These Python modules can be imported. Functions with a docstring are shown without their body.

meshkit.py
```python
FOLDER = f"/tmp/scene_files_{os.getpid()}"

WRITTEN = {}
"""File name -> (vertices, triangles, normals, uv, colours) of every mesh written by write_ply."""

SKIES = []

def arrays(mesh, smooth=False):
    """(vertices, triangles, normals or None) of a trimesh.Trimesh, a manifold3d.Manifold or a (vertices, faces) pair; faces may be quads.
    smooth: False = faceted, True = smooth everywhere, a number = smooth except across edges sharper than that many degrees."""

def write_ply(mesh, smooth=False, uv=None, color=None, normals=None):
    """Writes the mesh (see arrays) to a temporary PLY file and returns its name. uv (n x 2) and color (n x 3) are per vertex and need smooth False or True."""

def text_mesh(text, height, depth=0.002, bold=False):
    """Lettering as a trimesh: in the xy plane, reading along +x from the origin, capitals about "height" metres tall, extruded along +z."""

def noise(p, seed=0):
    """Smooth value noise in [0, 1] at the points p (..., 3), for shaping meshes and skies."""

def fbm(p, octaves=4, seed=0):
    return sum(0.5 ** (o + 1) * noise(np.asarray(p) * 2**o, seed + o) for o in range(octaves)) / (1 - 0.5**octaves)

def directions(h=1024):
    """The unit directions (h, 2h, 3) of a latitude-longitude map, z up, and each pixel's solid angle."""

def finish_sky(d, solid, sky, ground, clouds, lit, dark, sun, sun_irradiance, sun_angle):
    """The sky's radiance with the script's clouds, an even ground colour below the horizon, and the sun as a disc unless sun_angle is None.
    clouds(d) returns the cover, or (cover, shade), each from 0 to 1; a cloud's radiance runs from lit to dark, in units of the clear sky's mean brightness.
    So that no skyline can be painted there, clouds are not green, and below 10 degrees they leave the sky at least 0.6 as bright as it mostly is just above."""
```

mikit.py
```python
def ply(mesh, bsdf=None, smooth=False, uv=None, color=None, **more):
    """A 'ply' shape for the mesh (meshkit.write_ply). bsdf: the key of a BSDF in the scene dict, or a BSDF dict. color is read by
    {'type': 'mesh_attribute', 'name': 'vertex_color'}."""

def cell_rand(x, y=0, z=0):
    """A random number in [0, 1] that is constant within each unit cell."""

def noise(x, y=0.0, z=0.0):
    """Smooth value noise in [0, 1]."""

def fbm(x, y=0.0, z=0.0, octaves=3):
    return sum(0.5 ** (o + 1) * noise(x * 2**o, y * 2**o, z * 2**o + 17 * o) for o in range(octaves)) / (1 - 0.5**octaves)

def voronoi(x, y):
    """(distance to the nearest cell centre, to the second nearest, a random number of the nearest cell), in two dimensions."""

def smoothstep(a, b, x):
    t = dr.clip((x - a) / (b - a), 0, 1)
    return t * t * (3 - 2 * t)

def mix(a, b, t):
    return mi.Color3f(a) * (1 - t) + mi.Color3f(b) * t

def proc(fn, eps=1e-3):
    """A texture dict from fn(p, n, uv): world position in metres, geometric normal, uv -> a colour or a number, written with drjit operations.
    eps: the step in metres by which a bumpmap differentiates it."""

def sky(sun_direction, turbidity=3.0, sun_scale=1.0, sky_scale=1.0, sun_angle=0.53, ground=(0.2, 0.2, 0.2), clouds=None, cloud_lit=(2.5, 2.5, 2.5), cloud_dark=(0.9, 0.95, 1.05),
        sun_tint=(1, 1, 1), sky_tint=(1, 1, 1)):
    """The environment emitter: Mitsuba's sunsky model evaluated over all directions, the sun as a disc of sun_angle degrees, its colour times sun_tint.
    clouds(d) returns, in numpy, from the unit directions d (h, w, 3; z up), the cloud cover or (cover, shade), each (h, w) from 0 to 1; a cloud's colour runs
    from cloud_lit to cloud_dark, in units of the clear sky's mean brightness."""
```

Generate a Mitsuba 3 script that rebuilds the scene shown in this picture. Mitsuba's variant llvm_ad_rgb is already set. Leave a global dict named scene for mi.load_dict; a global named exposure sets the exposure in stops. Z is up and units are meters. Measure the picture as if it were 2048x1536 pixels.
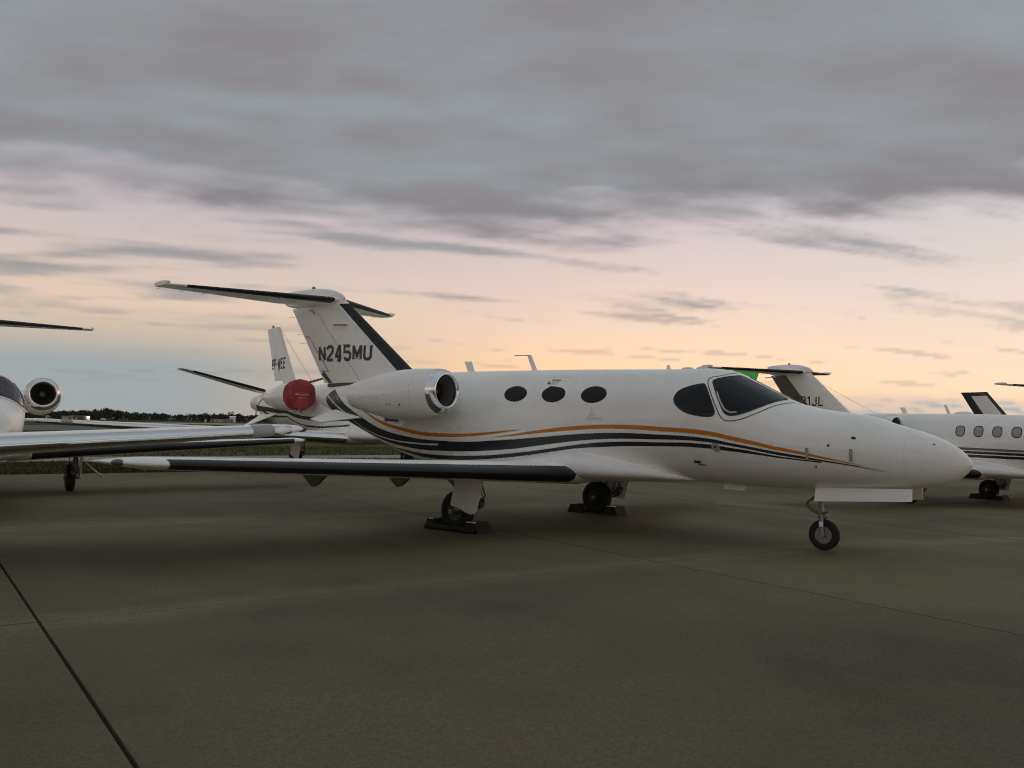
import math
import numpy as np
import drjit as dr
import trimesh
import mitsuba as mi
import mikit, meshkit
from mikit import proc, fbm, noise, mix, smoothstep, voronoi, cell_rand
from scipy.interpolate import PchipInterpolator as Pchip, UnivariateSpline
from shapely.geometry import LineString, Polygon
from shapely.ops import unary_union

T4 = mi.ScalarTransform4f
scene, labels = {}, {}

# ------------------------------------------------------------------ camera
EYE = 1.46
PITCH, ROLL = math.atan(82 / 1771), math.radians(0.9)
fw = np.array([0, math.cos(PITCH), math.sin(PITCH)])
rt = np.array([1.0, 0, 0])
upv = np.cross(rt, fw)
up2 = -math.sin(ROLL) * rt + math.cos(ROLL) * upv
scene['camera'] = {
    'type': 'perspective', 'fov': 2 * math.degrees(math.atan(1024 / 1771)), 'fov_axis': 'x',
    'near_clip': 0.1, 'far_clip': 20000.0,
    'to_world': T4().look_at(origin=[0, 0, EYE], target=[float(v) for v in np.array([0, 0, EYE]) + fw], up=[float(v) for v in up2]),
}

# ------------------------------------------------------------------ sky (dusk; the sun has gone down behind the right shoulder)
exposure = 3.9
SUN = (0.90, 0.30, 0.055)


def ss(a, b, x):
    t = np.clip((x - a) / (b - a), 0, 1)
    return t * t * (3 - 2 * t)


def dusk_clouds(d):
    az = np.degrees(np.arctan2(d[..., 0], d[..., 1]))
    el = np.degrees(np.arcsin(np.clip(d[..., 2], -1, 1)))
    anti = np.degrees(np.arccos(np.clip(-(d[..., 0] * SUN[0] + d[..., 1] * SUN[1]) / (np.hypot(d[..., 0], d[..., 1]) * math.hypot(SUN[0], SUN[1]) + 1e-9), -1, 1)))  # from the antisolar point
    # points on flat cloud layers, so that the streaks foreshorten towards the horizon
    q = np.maximum(d[..., 2], 0.0) + 0.10
    P = np.stack([d[..., 0] / q, d[..., 1] / q, 0 * q], -1)
    ca, sa = math.cos(0.30), math.sin(0.30)
    S = np.stack([(P[..., 0] * ca + P[..., 1] * sa), (-P[..., 0] * sa + P[..., 1] * ca), 0 * q], -1)
    big = meshkit.fbm(S * [0.55, 1.5, 1] + [6.1, 4.7, 0], 5, 3) - 0.5
    fine = meshkit.fbm(S * [1.3, 5.5, 1] + [11.3, 2.2, 0], 6, 9) - 0.5
    puff = meshkit.fbm(P * [2.4, 4.6, 1] + [5.3, 1.2, 0], 6, 21) - 0.5
    mott = meshkit.fbm(P * [6.5, 9.0, 1] + [2.3, 8.1, 0], 5, 47) - 0.5
    soft = meshkit.fbm(S * [0.9, 1.9, 1] + [1.7, 9.4, 0], 4, 33) - 0.5
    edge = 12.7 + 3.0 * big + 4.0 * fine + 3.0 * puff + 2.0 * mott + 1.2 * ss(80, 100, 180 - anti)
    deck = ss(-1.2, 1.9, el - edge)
    # thin streaks under the deck's edge
    band = ss(5.0, 8.0, el) * (1 - ss(13.5, 16, el))
    streak = ss(-0.03, 0.19, 0.75 * fine + 0.35 * big + 0.25 * puff + 0.045 * (1 - ss(60, 120, anti)) - 0.13 * ss(110, 134, anti)) * band
    wisps = ss(0.13, 0.24, fine + 0.2 * puff) * ss(1.5, 3.0, el) * (1 - ss(6, 8, el)) * 0.35
    bank = (1 - ss(1.3, 2.4, el + 2.0 * big + 1.0 * fine)) * ss(108, 124, anti) * (0.45 + 0.5 * ss(-0.06, 0.08, fine))
    # the earth's shadow, opposite the sun
    shadow = (1 - ss(3.0, 7.4, el + 0.8 * big)) * (1 - ss(86, 110, anti)) * 0.95
    high = 0.90 - 0.16 * ss(14, 24, el) - 0.22 * ss(24, 80, el)  # last term: deck made paler overhead, out of view, to brighten the white jets
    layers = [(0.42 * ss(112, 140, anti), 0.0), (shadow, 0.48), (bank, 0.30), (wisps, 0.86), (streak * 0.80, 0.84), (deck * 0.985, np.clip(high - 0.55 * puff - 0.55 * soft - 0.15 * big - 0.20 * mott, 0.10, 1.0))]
    cover, dark = np.zeros_like(el), np.zeros_like(el)      # dark: covered share times its shade
    for c, t in layers:
        dark = dark * (1 - c) + c * t
        cover = cover * (1 - c) + c
    return cover, np.clip(dark / np.maximum(cover, 1e-4), 0, 1)


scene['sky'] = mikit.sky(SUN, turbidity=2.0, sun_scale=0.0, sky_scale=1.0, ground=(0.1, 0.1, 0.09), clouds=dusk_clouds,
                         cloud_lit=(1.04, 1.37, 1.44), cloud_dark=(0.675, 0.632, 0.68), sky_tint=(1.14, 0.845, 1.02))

# ------------------------------------------------------------------ materials


def rgb(*v):
    return {'type': 'rgb', 'value': [float(x) for x in v]}


def two(b):
    return {'type': 'twosided', 'bsdf': b}


def pr(color, rough=0.5, metal=0.0, spec=0.5, coat=0.0, coat_gloss=0.9, **k):
    c = color if isinstance(color, dict) else rgb(*color)
    d = {'type': 'principled', 'base_color': c, 'roughness': rough, 'metallic': metal, 'specular': spec}
    if coat:
        d.update(clearcoat=coat, clearcoat_gloss=coat_gloss)
    d.update(k)
    return two(d)


def mat(name, b):
    scene['mat_' + name] = b
    return 'mat_' + name


def paint_fn(base, dirt):
    def fn(p, n, uv):
        a = fbm(p.x * 1.3 + 3, p.y * 1.3, p.z * 2.2, 3)
        b = fbm(p.x * 9, p.y * 9, p.z * 5 + 7, 2)
        t = smoothstep(0.45, 0.8, a) * 0.55 + smoothstep(0.55, 0.8, b) * 0.25
        return mix(base, dirt, t)
    return fn


mat('white_paint', pr(proc(paint_fn((0.83, 0.815, 0.785), (0.74, 0.73, 0.69))), 0.24, spec=0.5, coat=0.6, coat_gloss=0.97))
mat('white_plain', pr((0.70, 0.71, 0.71), 0.4))
mat('fairing_grey', pr((0.11, 0.10, 0.09), 0.5))
mat('grey_paint', pr((0.30, 0.30, 0.295), 0.5))
mat('boot_rubber', pr(proc(lambda p, n, uv: mix((0.010, 0.010, 0.011), (0.021, 0.021, 0.023), fbm(p.x * 4, p.y * 4, p.z * 9, 3))), 0.36, spec=0.36))
mat('black_stripe', pr((0.018, 0.02, 0.022), 0.3, coat=0.3))
mat('orange_stripe', pr((0.56, 0.185, 0.012), 0.3, coat=0.3))
mat('brown_stripe', pr((0.16, 0.12, 0.10), 0.35))
mat('brown_paint', pr((0.10, 0.082, 0.070), 0.45))
mat('green_paint', pr((0.10, 0.72, 0.13), 0.45))
mat('polished_metal', two({'type': 'roughconductor', 'material': 'Al', 'alpha': 0.035, 'distribution': 'ggx', 'specular_reflectance': rgb(0.92, 0.92, 0.94)}))
mat('dull_metal', pr((0.26, 0.26, 0.25), 0.45, metal=0.7))
mat('wheel_metal', pr((0.11, 0.11, 0.105), 0.5, metal=0.5))
mat('dark_metal', pr((0.07, 0.07, 0.07), 0.5, metal=0.5))
mat('duct', pr((0.13, 0.13, 0.12), 0.6))
mat('tyre', pr(proc(lambda p, n, uv: mix((0.012, 0.012, 0.012), (0.03, 0.029, 0.026), fbm(p.x * 14, p.y * 14, p.z * 14, 3))), 0.75, spec=0.3))
mat('glass', pr((0.005, 0.006, 0.009), 0.05, spec=0.32))
mat('cabin_glass', pr((0.014, 0.014, 0.015), 0.32, spec=0.2))
mat('shade_glass', pr((0.30, 0.30, 0.30), 0.35))
mat('seal', pr((0.012, 0.012, 0.013), 0.6))
mat('bright_seal', pr((0.42, 0.43, 0.43), 0.3))
mat('lettering', pr((0.022, 0.022, 0.022), 0.45))
mat('red_cloth', pr(proc(lambda p, n, uv: mix((0.37, 0.064, 0.070), (0.23, 0.034, 0.040), smoothstep(0.35, 0.7, fbm(p.x * 3.2, p.y * 3.2, p.z * 1.8, 4)))), 0.85, spec=0.2))
mat('faded_print', pr((0.60, 0.28, 0.28), 0.8))
mat('red', pr((0.35, 0.03, 0.02), 0.5))
mat('beacon', pr((0.55, 0.13, 0.02), 0.3))
mat('chock_rubber', pr((0.014, 0.014, 0.014), 0.7))
mat('reflector', pr((0.80, 0.80, 0.78), 0.4))
mat('pale_print', pr((0.66, 0.65, 0.62), 0.35))
mat('radome_line', pr((0.72, 0.705, 0.675), 0.4))
mat('lens', pr((0.07, 0.075, 0.07), 0.12, spec=0.7))


# grid directions of the concrete slabs
GU, GV = np.array([0.837, 0.5472]), np.array([-0.5472, 0.837])


def concrete_fn(tone, warm):
    def fn(p, n, uv):
        v = p.x * GV[0] + p.y * GV[1]
        u = p.x * GU[0] + p.y * GU[1]
        broad = fbm(p.x * 0.35 + 2, p.y * 0.35, 1.0, 4)
        mid = fbm(p.x * 2.1, p.y * 2.1, 5.0, 4)
        grit = fbm(p.x * 85, p.y * 85, 2.0, 2)
        c = mix((0.092 * tone, 0.077 * tone, 0.044 * tone * warm), (0.131 * tone, 0.110 * tone, 0.063 * tone * warm), smoothstep(0.3, 0.7, broad))
        c = c * (0.88 + 0.24 * mid) * (0.68 + 0.64 * grit)
        rust = smoothstep(0.60, 0.9, fbm(p.x * 0.8 + 9, p.y * 0.8 + 4, 8.0, 3))
        c = mix(c, c * mi.Color3f(1.25, 0.98, 0.85), rust * 0.35)
        oil = smoothstep(0.66, 0.80, fbm(p.x * 1.1 + 40, p.y * 1.1 + 11, 4.0, 4))
        c = c * (1 - 0.12 * oil)
        # worn paler bands beside the long joints
        for j in (7.2, 13.4):
            w = dr.abs(v - j + 0.25 * (fbm(u * 0.7, j, 0.0, 2) - 0.5))
            c = c * (1 + 0.34 * (1 - smoothstep(0.0, 0.5, w)))
        return c
    return fn


def concrete_bump(p, n, uv):
    return 0.0006 * fbm(p.x * 110, p.y * 110, 1.0, 2)


for i_, (t_, w_) in enumerate(((1.0, 1.0), (0.93, 1.02), (1.07, 0.98))):
    mat('concrete_%d' % i_, two({'type': 'bumpmap', 'bump': proc(concrete_bump, 2e-3), 'scale': 1.0,
                                 'bsdf': {'type': 'principled', 'base_color': proc(concrete_fn(t_, w_)), 'roughness': 0.78, 'specular': 0.35}}))
mat('joint', pr((0.012, 0.012, 0.010), 0.8))
mat('strip_concrete', pr(proc(lambda p, n, uv: mix((0.17, 0.165, 0.14), (0.24, 0.23, 0.20), fbm(p.x * 0.7, p.y * 0.7, 0.0, 4))), 0.85))
mat('taxiway', pr(proc(lambda p, n, uv: mix((0.085, 0.085, 0.078), (0.12, 0.12, 0.11), fbm(p.x * 0.1, p.y * 0.1, 0.0, 4))), 0.85))
mat('runway', pr(proc(lambda p, n, uv: mix((0.25, 0.24, 0.21), (0.33, 0.32, 0.28), fbm(p.x * 0.05, p.y * 0.05, 0.0, 3))), 0.85))
mat('paint_mark', pr((0.45, 0.44, 0.38), 0.7))


def field_fn(p, n, uv):
    a = fbm(p.x * 0.06, p.y * 0.06, 0.0, 4)
    b = fbm(p.x * 1.3, p.y * 1.3, 2.0, 4)
    return mix((0.040, 0.046, 0.016), (0.085, 0.080, 0.034), smoothstep(0.3, 0.75, 0.6 * a + 0.4 * b))


mat('field', pr(proc(field_fn), 0.95, spec=0.1))
mat('grass', pr(proc(lambda p, n, uv: mix((0.034, 0.037, 0.012), (0.082, 0.075, 0.028), fbm(p.x * 0.8, p.y * 0.8, p.z * 4, 3))), 0.8, spec=0.2))
mat('leaves', pr(proc(lambda p, n, uv: mix((0.030, 0.036, 0.024), (0.075, 0.078, 0.055), fbm(p.x * 0.25, p.y * 0.25, p.z * 0.6, 3))), 0.9, spec=0.1))
mat('bark', pr((0.05, 0.04, 0.032), 0.9))
mat('cream_wall', pr((0.42, 0.38, 0.29), 0.8))
mat('tan_wall', pr((0.26, 0.23, 0.17), 0.8))
mat('brick_wall', pr((0.15, 0.10, 0.075), 0.85))
mat('roof', pr((0.12, 0.115, 0.11), 0.8))

# ------------------------------------------------------------------ scene helpers
CACHE = {}


def put(key, build, material, place=None, smooth=True, **more):
    """One shape entry. build: a function making a mesh, or a (cache name, function) pair shared between copies."""
    if isinstance(build, tuple):
        ck = build[0]
        if ck not in CACHE:
            CACHE[ck] = mikit.ply(build[1](), None, smooth=smooth)
        d = dict(CACHE[ck])
    else:
        d = mikit.ply(build() if callable(build) else build, None, smooth=smooth)
    d['bsdf'] = {'type': 'ref', 'id': 'mat_' + material}
    if place is not None:
        d['to_world'] = place
    d.update(more)
    base, i = key, 0
    while key in scene:
        i += 1
        key = '%s_%03d' % (base, i)
    scene[key] = d
    return key


def grid(P, cu=False, cv=False):
    """Quad grid of points P[n, m, 3]; cu / cv close it in the first / second direction."""
    P = np.asarray(P, float)
    n, m = P.shape[:2]
    a = np.arange(n if cu else n - 1)[:, None]
    b = np.arange(m if cv else m - 1)[None]
    i00 = (a * m + b).ravel()
    i01 = (a * m + (b + 1) % m).ravel()
    i10 = ((a + 1) % n * m + b).ravel()
    i11 = ((a + 1) % n * m + (b + 1) % m).ravel()
    return trimesh.Trimesh(P.reshape(-1, 3), np.concatenate([np.stack([i00, i01, i11], 1), np.stack([i00, i11, i10], 1)]), process=False)


def fan(ring):
    ring = np.asarray(ring, float)
    n = len(ring)
    v = np.vstack([ring, ring.mean(0)])
    i = np.arange(n)
    return trimesh.Trimesh(v, np.stack([i, (i + 1) % n, np.full(n, n)], 1), process=False)


def join(*ms):
    return trimesh.util.concatenate([m for m in ms if m is not None])


def mirror(m):
    return trimesh.Trimesh(np.array(m.vertices) * [1, -1, 1], np.array(m.faces)[:, ::-1], process=False)


def box(x0, x1, y0, y1, z0, z1):
    return trimesh.creation.box(bounds=[[min(x0, x1), min(y0, y1), min(z0, z1)], [max(x0, x1), max(y0, y1), max(z0, z1)]])


def tube(pts, r, n=10):
    pts = np.asarray(pts, float)
    rs = np.broadcast_to(r, len(pts)).astype(float)
    t = np.gradient(pts, axis=0)
    t /= np.linalg.norm(t, axis=1, keepdims=True)
    ref = np.array([0, 0, 1.0]) if abs(t[0, 2]) < 0.9 else np.array([1.0, 0, 0])
    rings = []
    for p, d, q in zip(pts, t, rs):
        a = np.cross(d, ref)
        a /= np.linalg.norm(a)
        b = np.cross(d, a)
        w = np.arange(n) * 2 * np.pi / n
        rings.append(p + q * (np.cos(w)[:, None] * a + np.sin(w)[:, None] * b))
    return join(grid(np.array(rings), cv=True), fan(rings[0][::-1]), fan(rings[-1]))


def lathe_x(prof, cy, n=56):
    """Revolve (s, zc, r) stations about an axis along x at y = cy."""
    w = np.arange(n) * 2 * np.pi / n
    return grid(np.array([[(s, cy + r * math.sin(t), zc + r * math.cos(t)) for t in w] for s, zc, r in prof]), cv=True)


def lathe_y(prof, cs, cz, n=40):
    """Revolve (y, r) stations about an axis along y through (cs, cz)."""
    w = np.arange(n) * 2 * np.pi / n
    return grid(np.array([[(cs + r * math.cos(t), y, cz + r * math.sin(t)) for t in w] for y, r in prof]), cv=True)


def bevel_box(x0, x1, y0, y1, z0, z1, r=0.01):
    c = np.array([(a, b, d) for a in (x0 + r, x1 - r) for b in (y0 + r, y1 - r) for d in (z0 + r, z1 - r)])
    pts = []
    for p in c:
        for ax in range(3):
            for s in (-1, 1):
                q = p.copy()
                q[ax] += s * r
                pts.append(q)
    return trimesh.convex.convex_hull(np.array(pts))


# ------------------------------------------------------------------ ground
def height(x, y):
    """The apron falls about 0.4 m towards the row of jets on the right."""
    x, y = np.asarray(x, float), np.asarray(y, float)
    n = 0.77 * x + 0.64 * y
    return -0.37 * ss(9, 21, n) * ss(0, 7, x) * (1 - ss(70, 120, np.hypot(x, y)))


def axis_pts(lo, hi, step, far):
    core = np.arange(lo, hi + step, step)
    out = []
    d = step
    p = hi
    while p < far:
        d *= 1.35
        p += d
        out.append(p)
    out2 = []
    d, p = step, lo
    while p > -far:
        d *= 1.35
        p -= d
        out2.append(p)
    return np.concatenate([out2[::-1], core, out])


gx, gy = np.meshgrid(axis_pts(-60, 80, 2.0, 7000), axis_pts(-30, 90, 2.0, 7000), indexing='ij')
put('ground', grid(np.stack([gx, gy, height(gx, gy) - 0.05], -1)), 'field')
labels['ground'] = {'label': 'wide flat airfield of dull green grass and earth', 'kind': 'structure'}


def sheet(u0, u1, v0, v1, dz, step, thick=0.0, gap=0.0):
    nu, nv = max(1, int(math.ceil((u1 - u0) / step))), max(1, int(math.ceil((v1 - v0) / step)))
    U, V = np.meshgrid(np.linspace(0, 1, nu + 1), np.linspace(v0 + gap, v1 - gap, nv + 1), indexing='ij')
    ua, ub = ((u + (0.174 - 0.0246 * V if abs(u - 0.70) < 0.1 else 0.0)) for u in (u0, u1))  # one joint runs a little askew
    U = ua + (ub - ua) * U
    X, Y = U * GU[0] + V * GV[0], U * GU[1] + V * GV[1]
    P = np.stack([X, Y, height(X, Y) + dz], -1)
    top = grid(P)
    if not thick:
        return top
    rim = np.concatenate([P[:-1, 0], P[-1, :-1], P[:0:-1, -1], P[0, :0:-1]])
    c = rim.mean(0)
    inset = rim * 1.0
    k = 0.006
    d = rim - c
    inset = rim - d / np.linalg.norm(d, axis=1, keepdims=True) * 0
    low = rim - [0, 0, thick]
    return join(top, grid(np.stack([inset, low], 1), cu=True))


UJ = [-37.0, -31.0, -24.6, -18.2, -11.9, -5.5, 0.70, 6.65, 14.05, 20.2, 26.4, 32.8, 39.2, 45.6, 52.0, 58.4]
VJ = [-17.6, -11.4, -5.2, 1.0, 7.2, 13.4, 19.6, 25.9]
rngS = np.random.default_rng(5)
first = True
for i in range(len(UJ) - 1):
    for j in range(len(VJ) - 1):
        u0, u1 = UJ[i], UJ[i + 1]
        m = sheet(u0 + (0.012 if u0 == 0.70 else 0.009), u1 - (0.012 if u1 == 0.70 else 0.009), VJ[j] + 0.009, VJ[j + 1] - 0.009,
                  float(rngS.uniform(-0.0015, 0.0015)), 1.1, 0.03)
        put('apron__slab', m, 'concrete_%d' % rngS.integers(3), smooth=25)
put('apron__joint', join(*[sheet(u - 0.03, u + 0.03, VJ[0], VJ[-1], -0.022, 1.5) for u in UJ[1:-1]],
                         *[sheet(UJ[0], UJ[-1], v - 0.02, v + 0.02, -0.018, 1.5) for v in VJ[1:-1]],
                         sheet(13.80, 13.835, VJ[0], VJ[-1], 0.005, 1.5)), 'joint')
labels['apron'] = {'label': 'dark concrete parking apron of large square slabs', 'kind': 'structure'}
put('taxilane', sheet(-90, 90, 33.8, 37.3, -0.01, 3.0, 0.05), 'strip_concrete', smooth=25)
labels['taxilane'] = {'label': 'narrow pale concrete strip across the grass behind the jets', 'kind': 'structure'}
put('taxiway', sheet(-700, 500, 118, 200, -0.03, 60), 'taxiway')
labels['taxiway'] = {'label': 'grey taxiway beyond the grass', 'kind': 'structure'}
put('taxiway__paint_mark', sheet(17.6, 27.5, 130, 131.3, -0.018, 10), 'paint_mark')
put('runway', sheet(-2500, 1500, 330, 470, -0.03, 200), 'runway')
labels['runway'] = {'label': 'pale runway far across the field', 'kind': 'structure'}


def grass_mesh():
    r = np.random.default_rng(11)
    n = 60000
    u = r.uniform(-22, 34, n)
    v = np.where(r.random(n) < 0.75, r.uniform(25.95, 33.75, n), r.uniform(37.4, 52, n))
    x, y = u * GU[0] + v * GV[0], u * GU[1] + v * GV[1]
    h = r.uniform(0.04, 0.13, n) * (0.6 + 0.8 * meshkit.noise(np.stack([x * 0.8, y * 0.8, 0 * x], -1)))
    a = r.uniform(0, 2 * np.pi, n)
    w = r.uniform(0.01, 0.03, n)
    b = np.stack([x, y, height(x, y) - 0.055], -1)
    side = np.stack([np.cos(a), np.sin(a), 0 * a], -1) * w[:, None]
    tip = b + np.stack([r.normal(0, 0.03, n), r.normal(0, 0.03, n), h], -1)
    V = np.stack([b - side, b + side, tip], 1).reshape(-1, 3)
    return trimesh.Trimesh(V, np.arange(3 * n).reshape(-1, 3), process=False)


put('grass', grass_mesh(), 'grass', smooth=False)
labels['grass'] = {'label': 'rough olive grass verge between the apron and the pale strip', 'category': 'grass', 'kind': 'stuff'}

# ------------------------------------------------------------------ airframe template (x forward, y to the left, metres, wheels at z = 0)
FS = np.array([-5.03, -4.5, -3.5, -2.5, -1.5, -0.5, 0.5, 1.5, 2.5, 3.0, 3.3, 3.6, 3.9, 4.2, 4.6, 5.0, 5.4, 5.75, 5.95, 6.07, 6.12])
FW = np.array([0.13, 0.27, 0.48, 0.66, 0.75, 0.77, 0.77, 0.77, 0.77, 0.765, 0.755, 0.735, 0.71, 0.68, 0.62, 0.54, 0.43, 0.3, 0.19, 0.09, 0.015])
FT = np.array([2.10, 2.135, 2.215, 2.285, 2.32, 2.313, 2.301, 2.282, 2.258, 2.252, 2.207, 2.069, 1.916, 1.777, 1.693, 1.639, 1.517, 1.404, 1.3, 1.198, 1.118])
FB = np.array([1.79, 1.595, 1.225, 0.895, 0.712, 0.663, 0.67, 0.691, 0.716, 0.742, 0.735, 0.725, 0.725, 0.73, 0.746, 0.765, 0.788, 0.836, 0.905, 0.998, 1.069])
fW, fT, fB = Pchip(FS, FW), Pchip(FS, FT), Pchip(FS, FB)
EXP = 2 / 2.2


def fus(s, th):
    """Fuselage skin on the right side (y < 0) at station s and angle th from the top."""
    s, th = np.broadcast_arrays(np.asarray(s, float), np.asarray(th, float))
    w, zt, zb = fW(s), fT(s), fB(s)
    zc = zb + (zt - zb) * 0.52
    c, sn = np.cos(th), np.sin(th)
    y = -w * np.sign(sn) * np.abs(sn) ** EXP
    z = zc + np.where(c > 0, zt - zc, zc - zb) * np.sign(c) * np.abs(c) ** EXP
    return np.stack([s, y, z], -1)


def fus_off(s, th, off):
    s, th = np.asarray(s, float), np.asarray(th, float)
    e = 1e-3
    sp, sm = np.minimum(s + e, 6.119), np.maximum(s - e, -5.029)
    a = fus(sp, th) - fus(sm, th)
    b = fus(s, th + e) - fus(s, th - e)
    n = np.cross(a, b)
    n /= np.linalg.norm(n, axis=-1, keepdims=True) + 1e-12
    p = fus(s, th)
    out = p - np.stack([0 * p[..., 0], 0 * p[..., 0], fB(s) + (fT(s) - fB(s)) * 0.52], -1)
    out[..., 0] = 0
    n *= np.sign((n * out).sum(-1, keepdims=True) + 1e-9)
    return p + n * off


def warp(ext, fat=0.0):
    """Stretch the tail cone by the factor ext."""
    def fn(m):
        v = np.array(m.vertices)
        x = v[:, 0]
        if fat:
            t = np.clip((x + 3) / -2.15, 0, 1)
            k = 1 + fat * t
            v[:, 1] *= k
            v[:, 2] = 1.98 + (v[:, 2] - 1.98) * k - 0.12 * t
        v[:, 0] = np.where(x < -5.03, -5.03 + (x + 5.03) * 12.0, x) if fat else x
        x = v[:, 0].copy()
        v[:, 0] = np.where(x < -3, -3 + (x + 3) * ext, x)
        return trimesh.Trimesh(v, m.faces, process=False)
    return fn


def fuselage_mesh():
    s = np.unique(np.round(np.concatenate([np.linspace(-5.03, 5.4, 150), np.linspace(5.4, 6.12, 50), FS]), 4))
    th = np.arange(72) * 2 * np.pi / 72
    P = fus(s[:, None], th[None])
    ring = P[0]
    c = ring.mean(0)
    caps = [c + (ring - c) * k + [-dx, 0, 0] for k, dx in ((0.0, 0.045), (0.4, 0.042), (0.7, 0.033), (0.9, 0.017))]
    tip = P[-1].mean(0) + [0.006, 0, 0]
    return join(grid(np.concatenate([np.array(caps), P, np.broadcast_to(tip, (1, 72, 3))]), cv=True))


def star_decal(poly, off=0.003, rings=6, dense=4):
    poly = np.asarray(poly, float)
    q = []
    for a, b in zip(poly, np.roll(poly, -1, 0)):
        q += [a + (b - a) * t / dense for t in range(dense)]
    q = np.array(q)
    # round off the corners a little
    for _ in range(2):
        q = 0.25 * np.roll(q, 1, 0) + 0.5 * q + 0.25 * np.roll(q, -1, 0)
    c = q.mean(0)
    k = np.linspace(0, 1, rings + 1)
    R = c + (q - c)[None] * k[:, None, None]
    P = fus_off(R[..., 0], R[..., 1], off)
    rim = fus_off(R[-1, :, 0], R[-1, :, 1], -0.004)
    return grid(np.concatenate([P, rim[None]]), cv=True)


def ring_decal(poly, w, off=0.005):
    poly = np.asarray(poly, float)
    q = []
    for a, b in zip(poly, np.roll(poly, -1, 0)):
        q += [a + (b - a) * t / 4 for t in range(4)]
    q = np.array(q)
    for _ in range(2):
        q = 0.25 * np.roll(q, 1, 0) + 0.5 * q + 0.25 * np.roll(q, -1, 0)
    return line_decal(np.vstack([q, q[:1]]), w, off)


def line_decal(pts, w, off=0.003, k=1):
    """Thin line on the skin; pts (s, th), width w in metres."""
    pts = np.asarray(pts, float)
    if k > 1:
        t = np.arange(len(pts))
        tt = np.linspace(0, len(pts) - 1, (len(pts) - 1) * k + 1)
        pts = np.stack([Pchip(t, pts[:, 0])(tt), Pchip(t, pts[:, 1])(tt)], 1)
    P = fus_off(pts[:, 0], pts[:, 1], off)
    tan = np.gradient(P, axis=0)
    nrm = fus_off(pts[:, 0], pts[:, 1], off + 0.01) - P
    sd = np.cross(tan, nrm)
    sd /= np.linalg.norm(sd, axis=1, keepdims=True) + 1e-12
    return grid(np.stack([P - sd * w / 2, P + sd * w / 2], 1))


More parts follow.
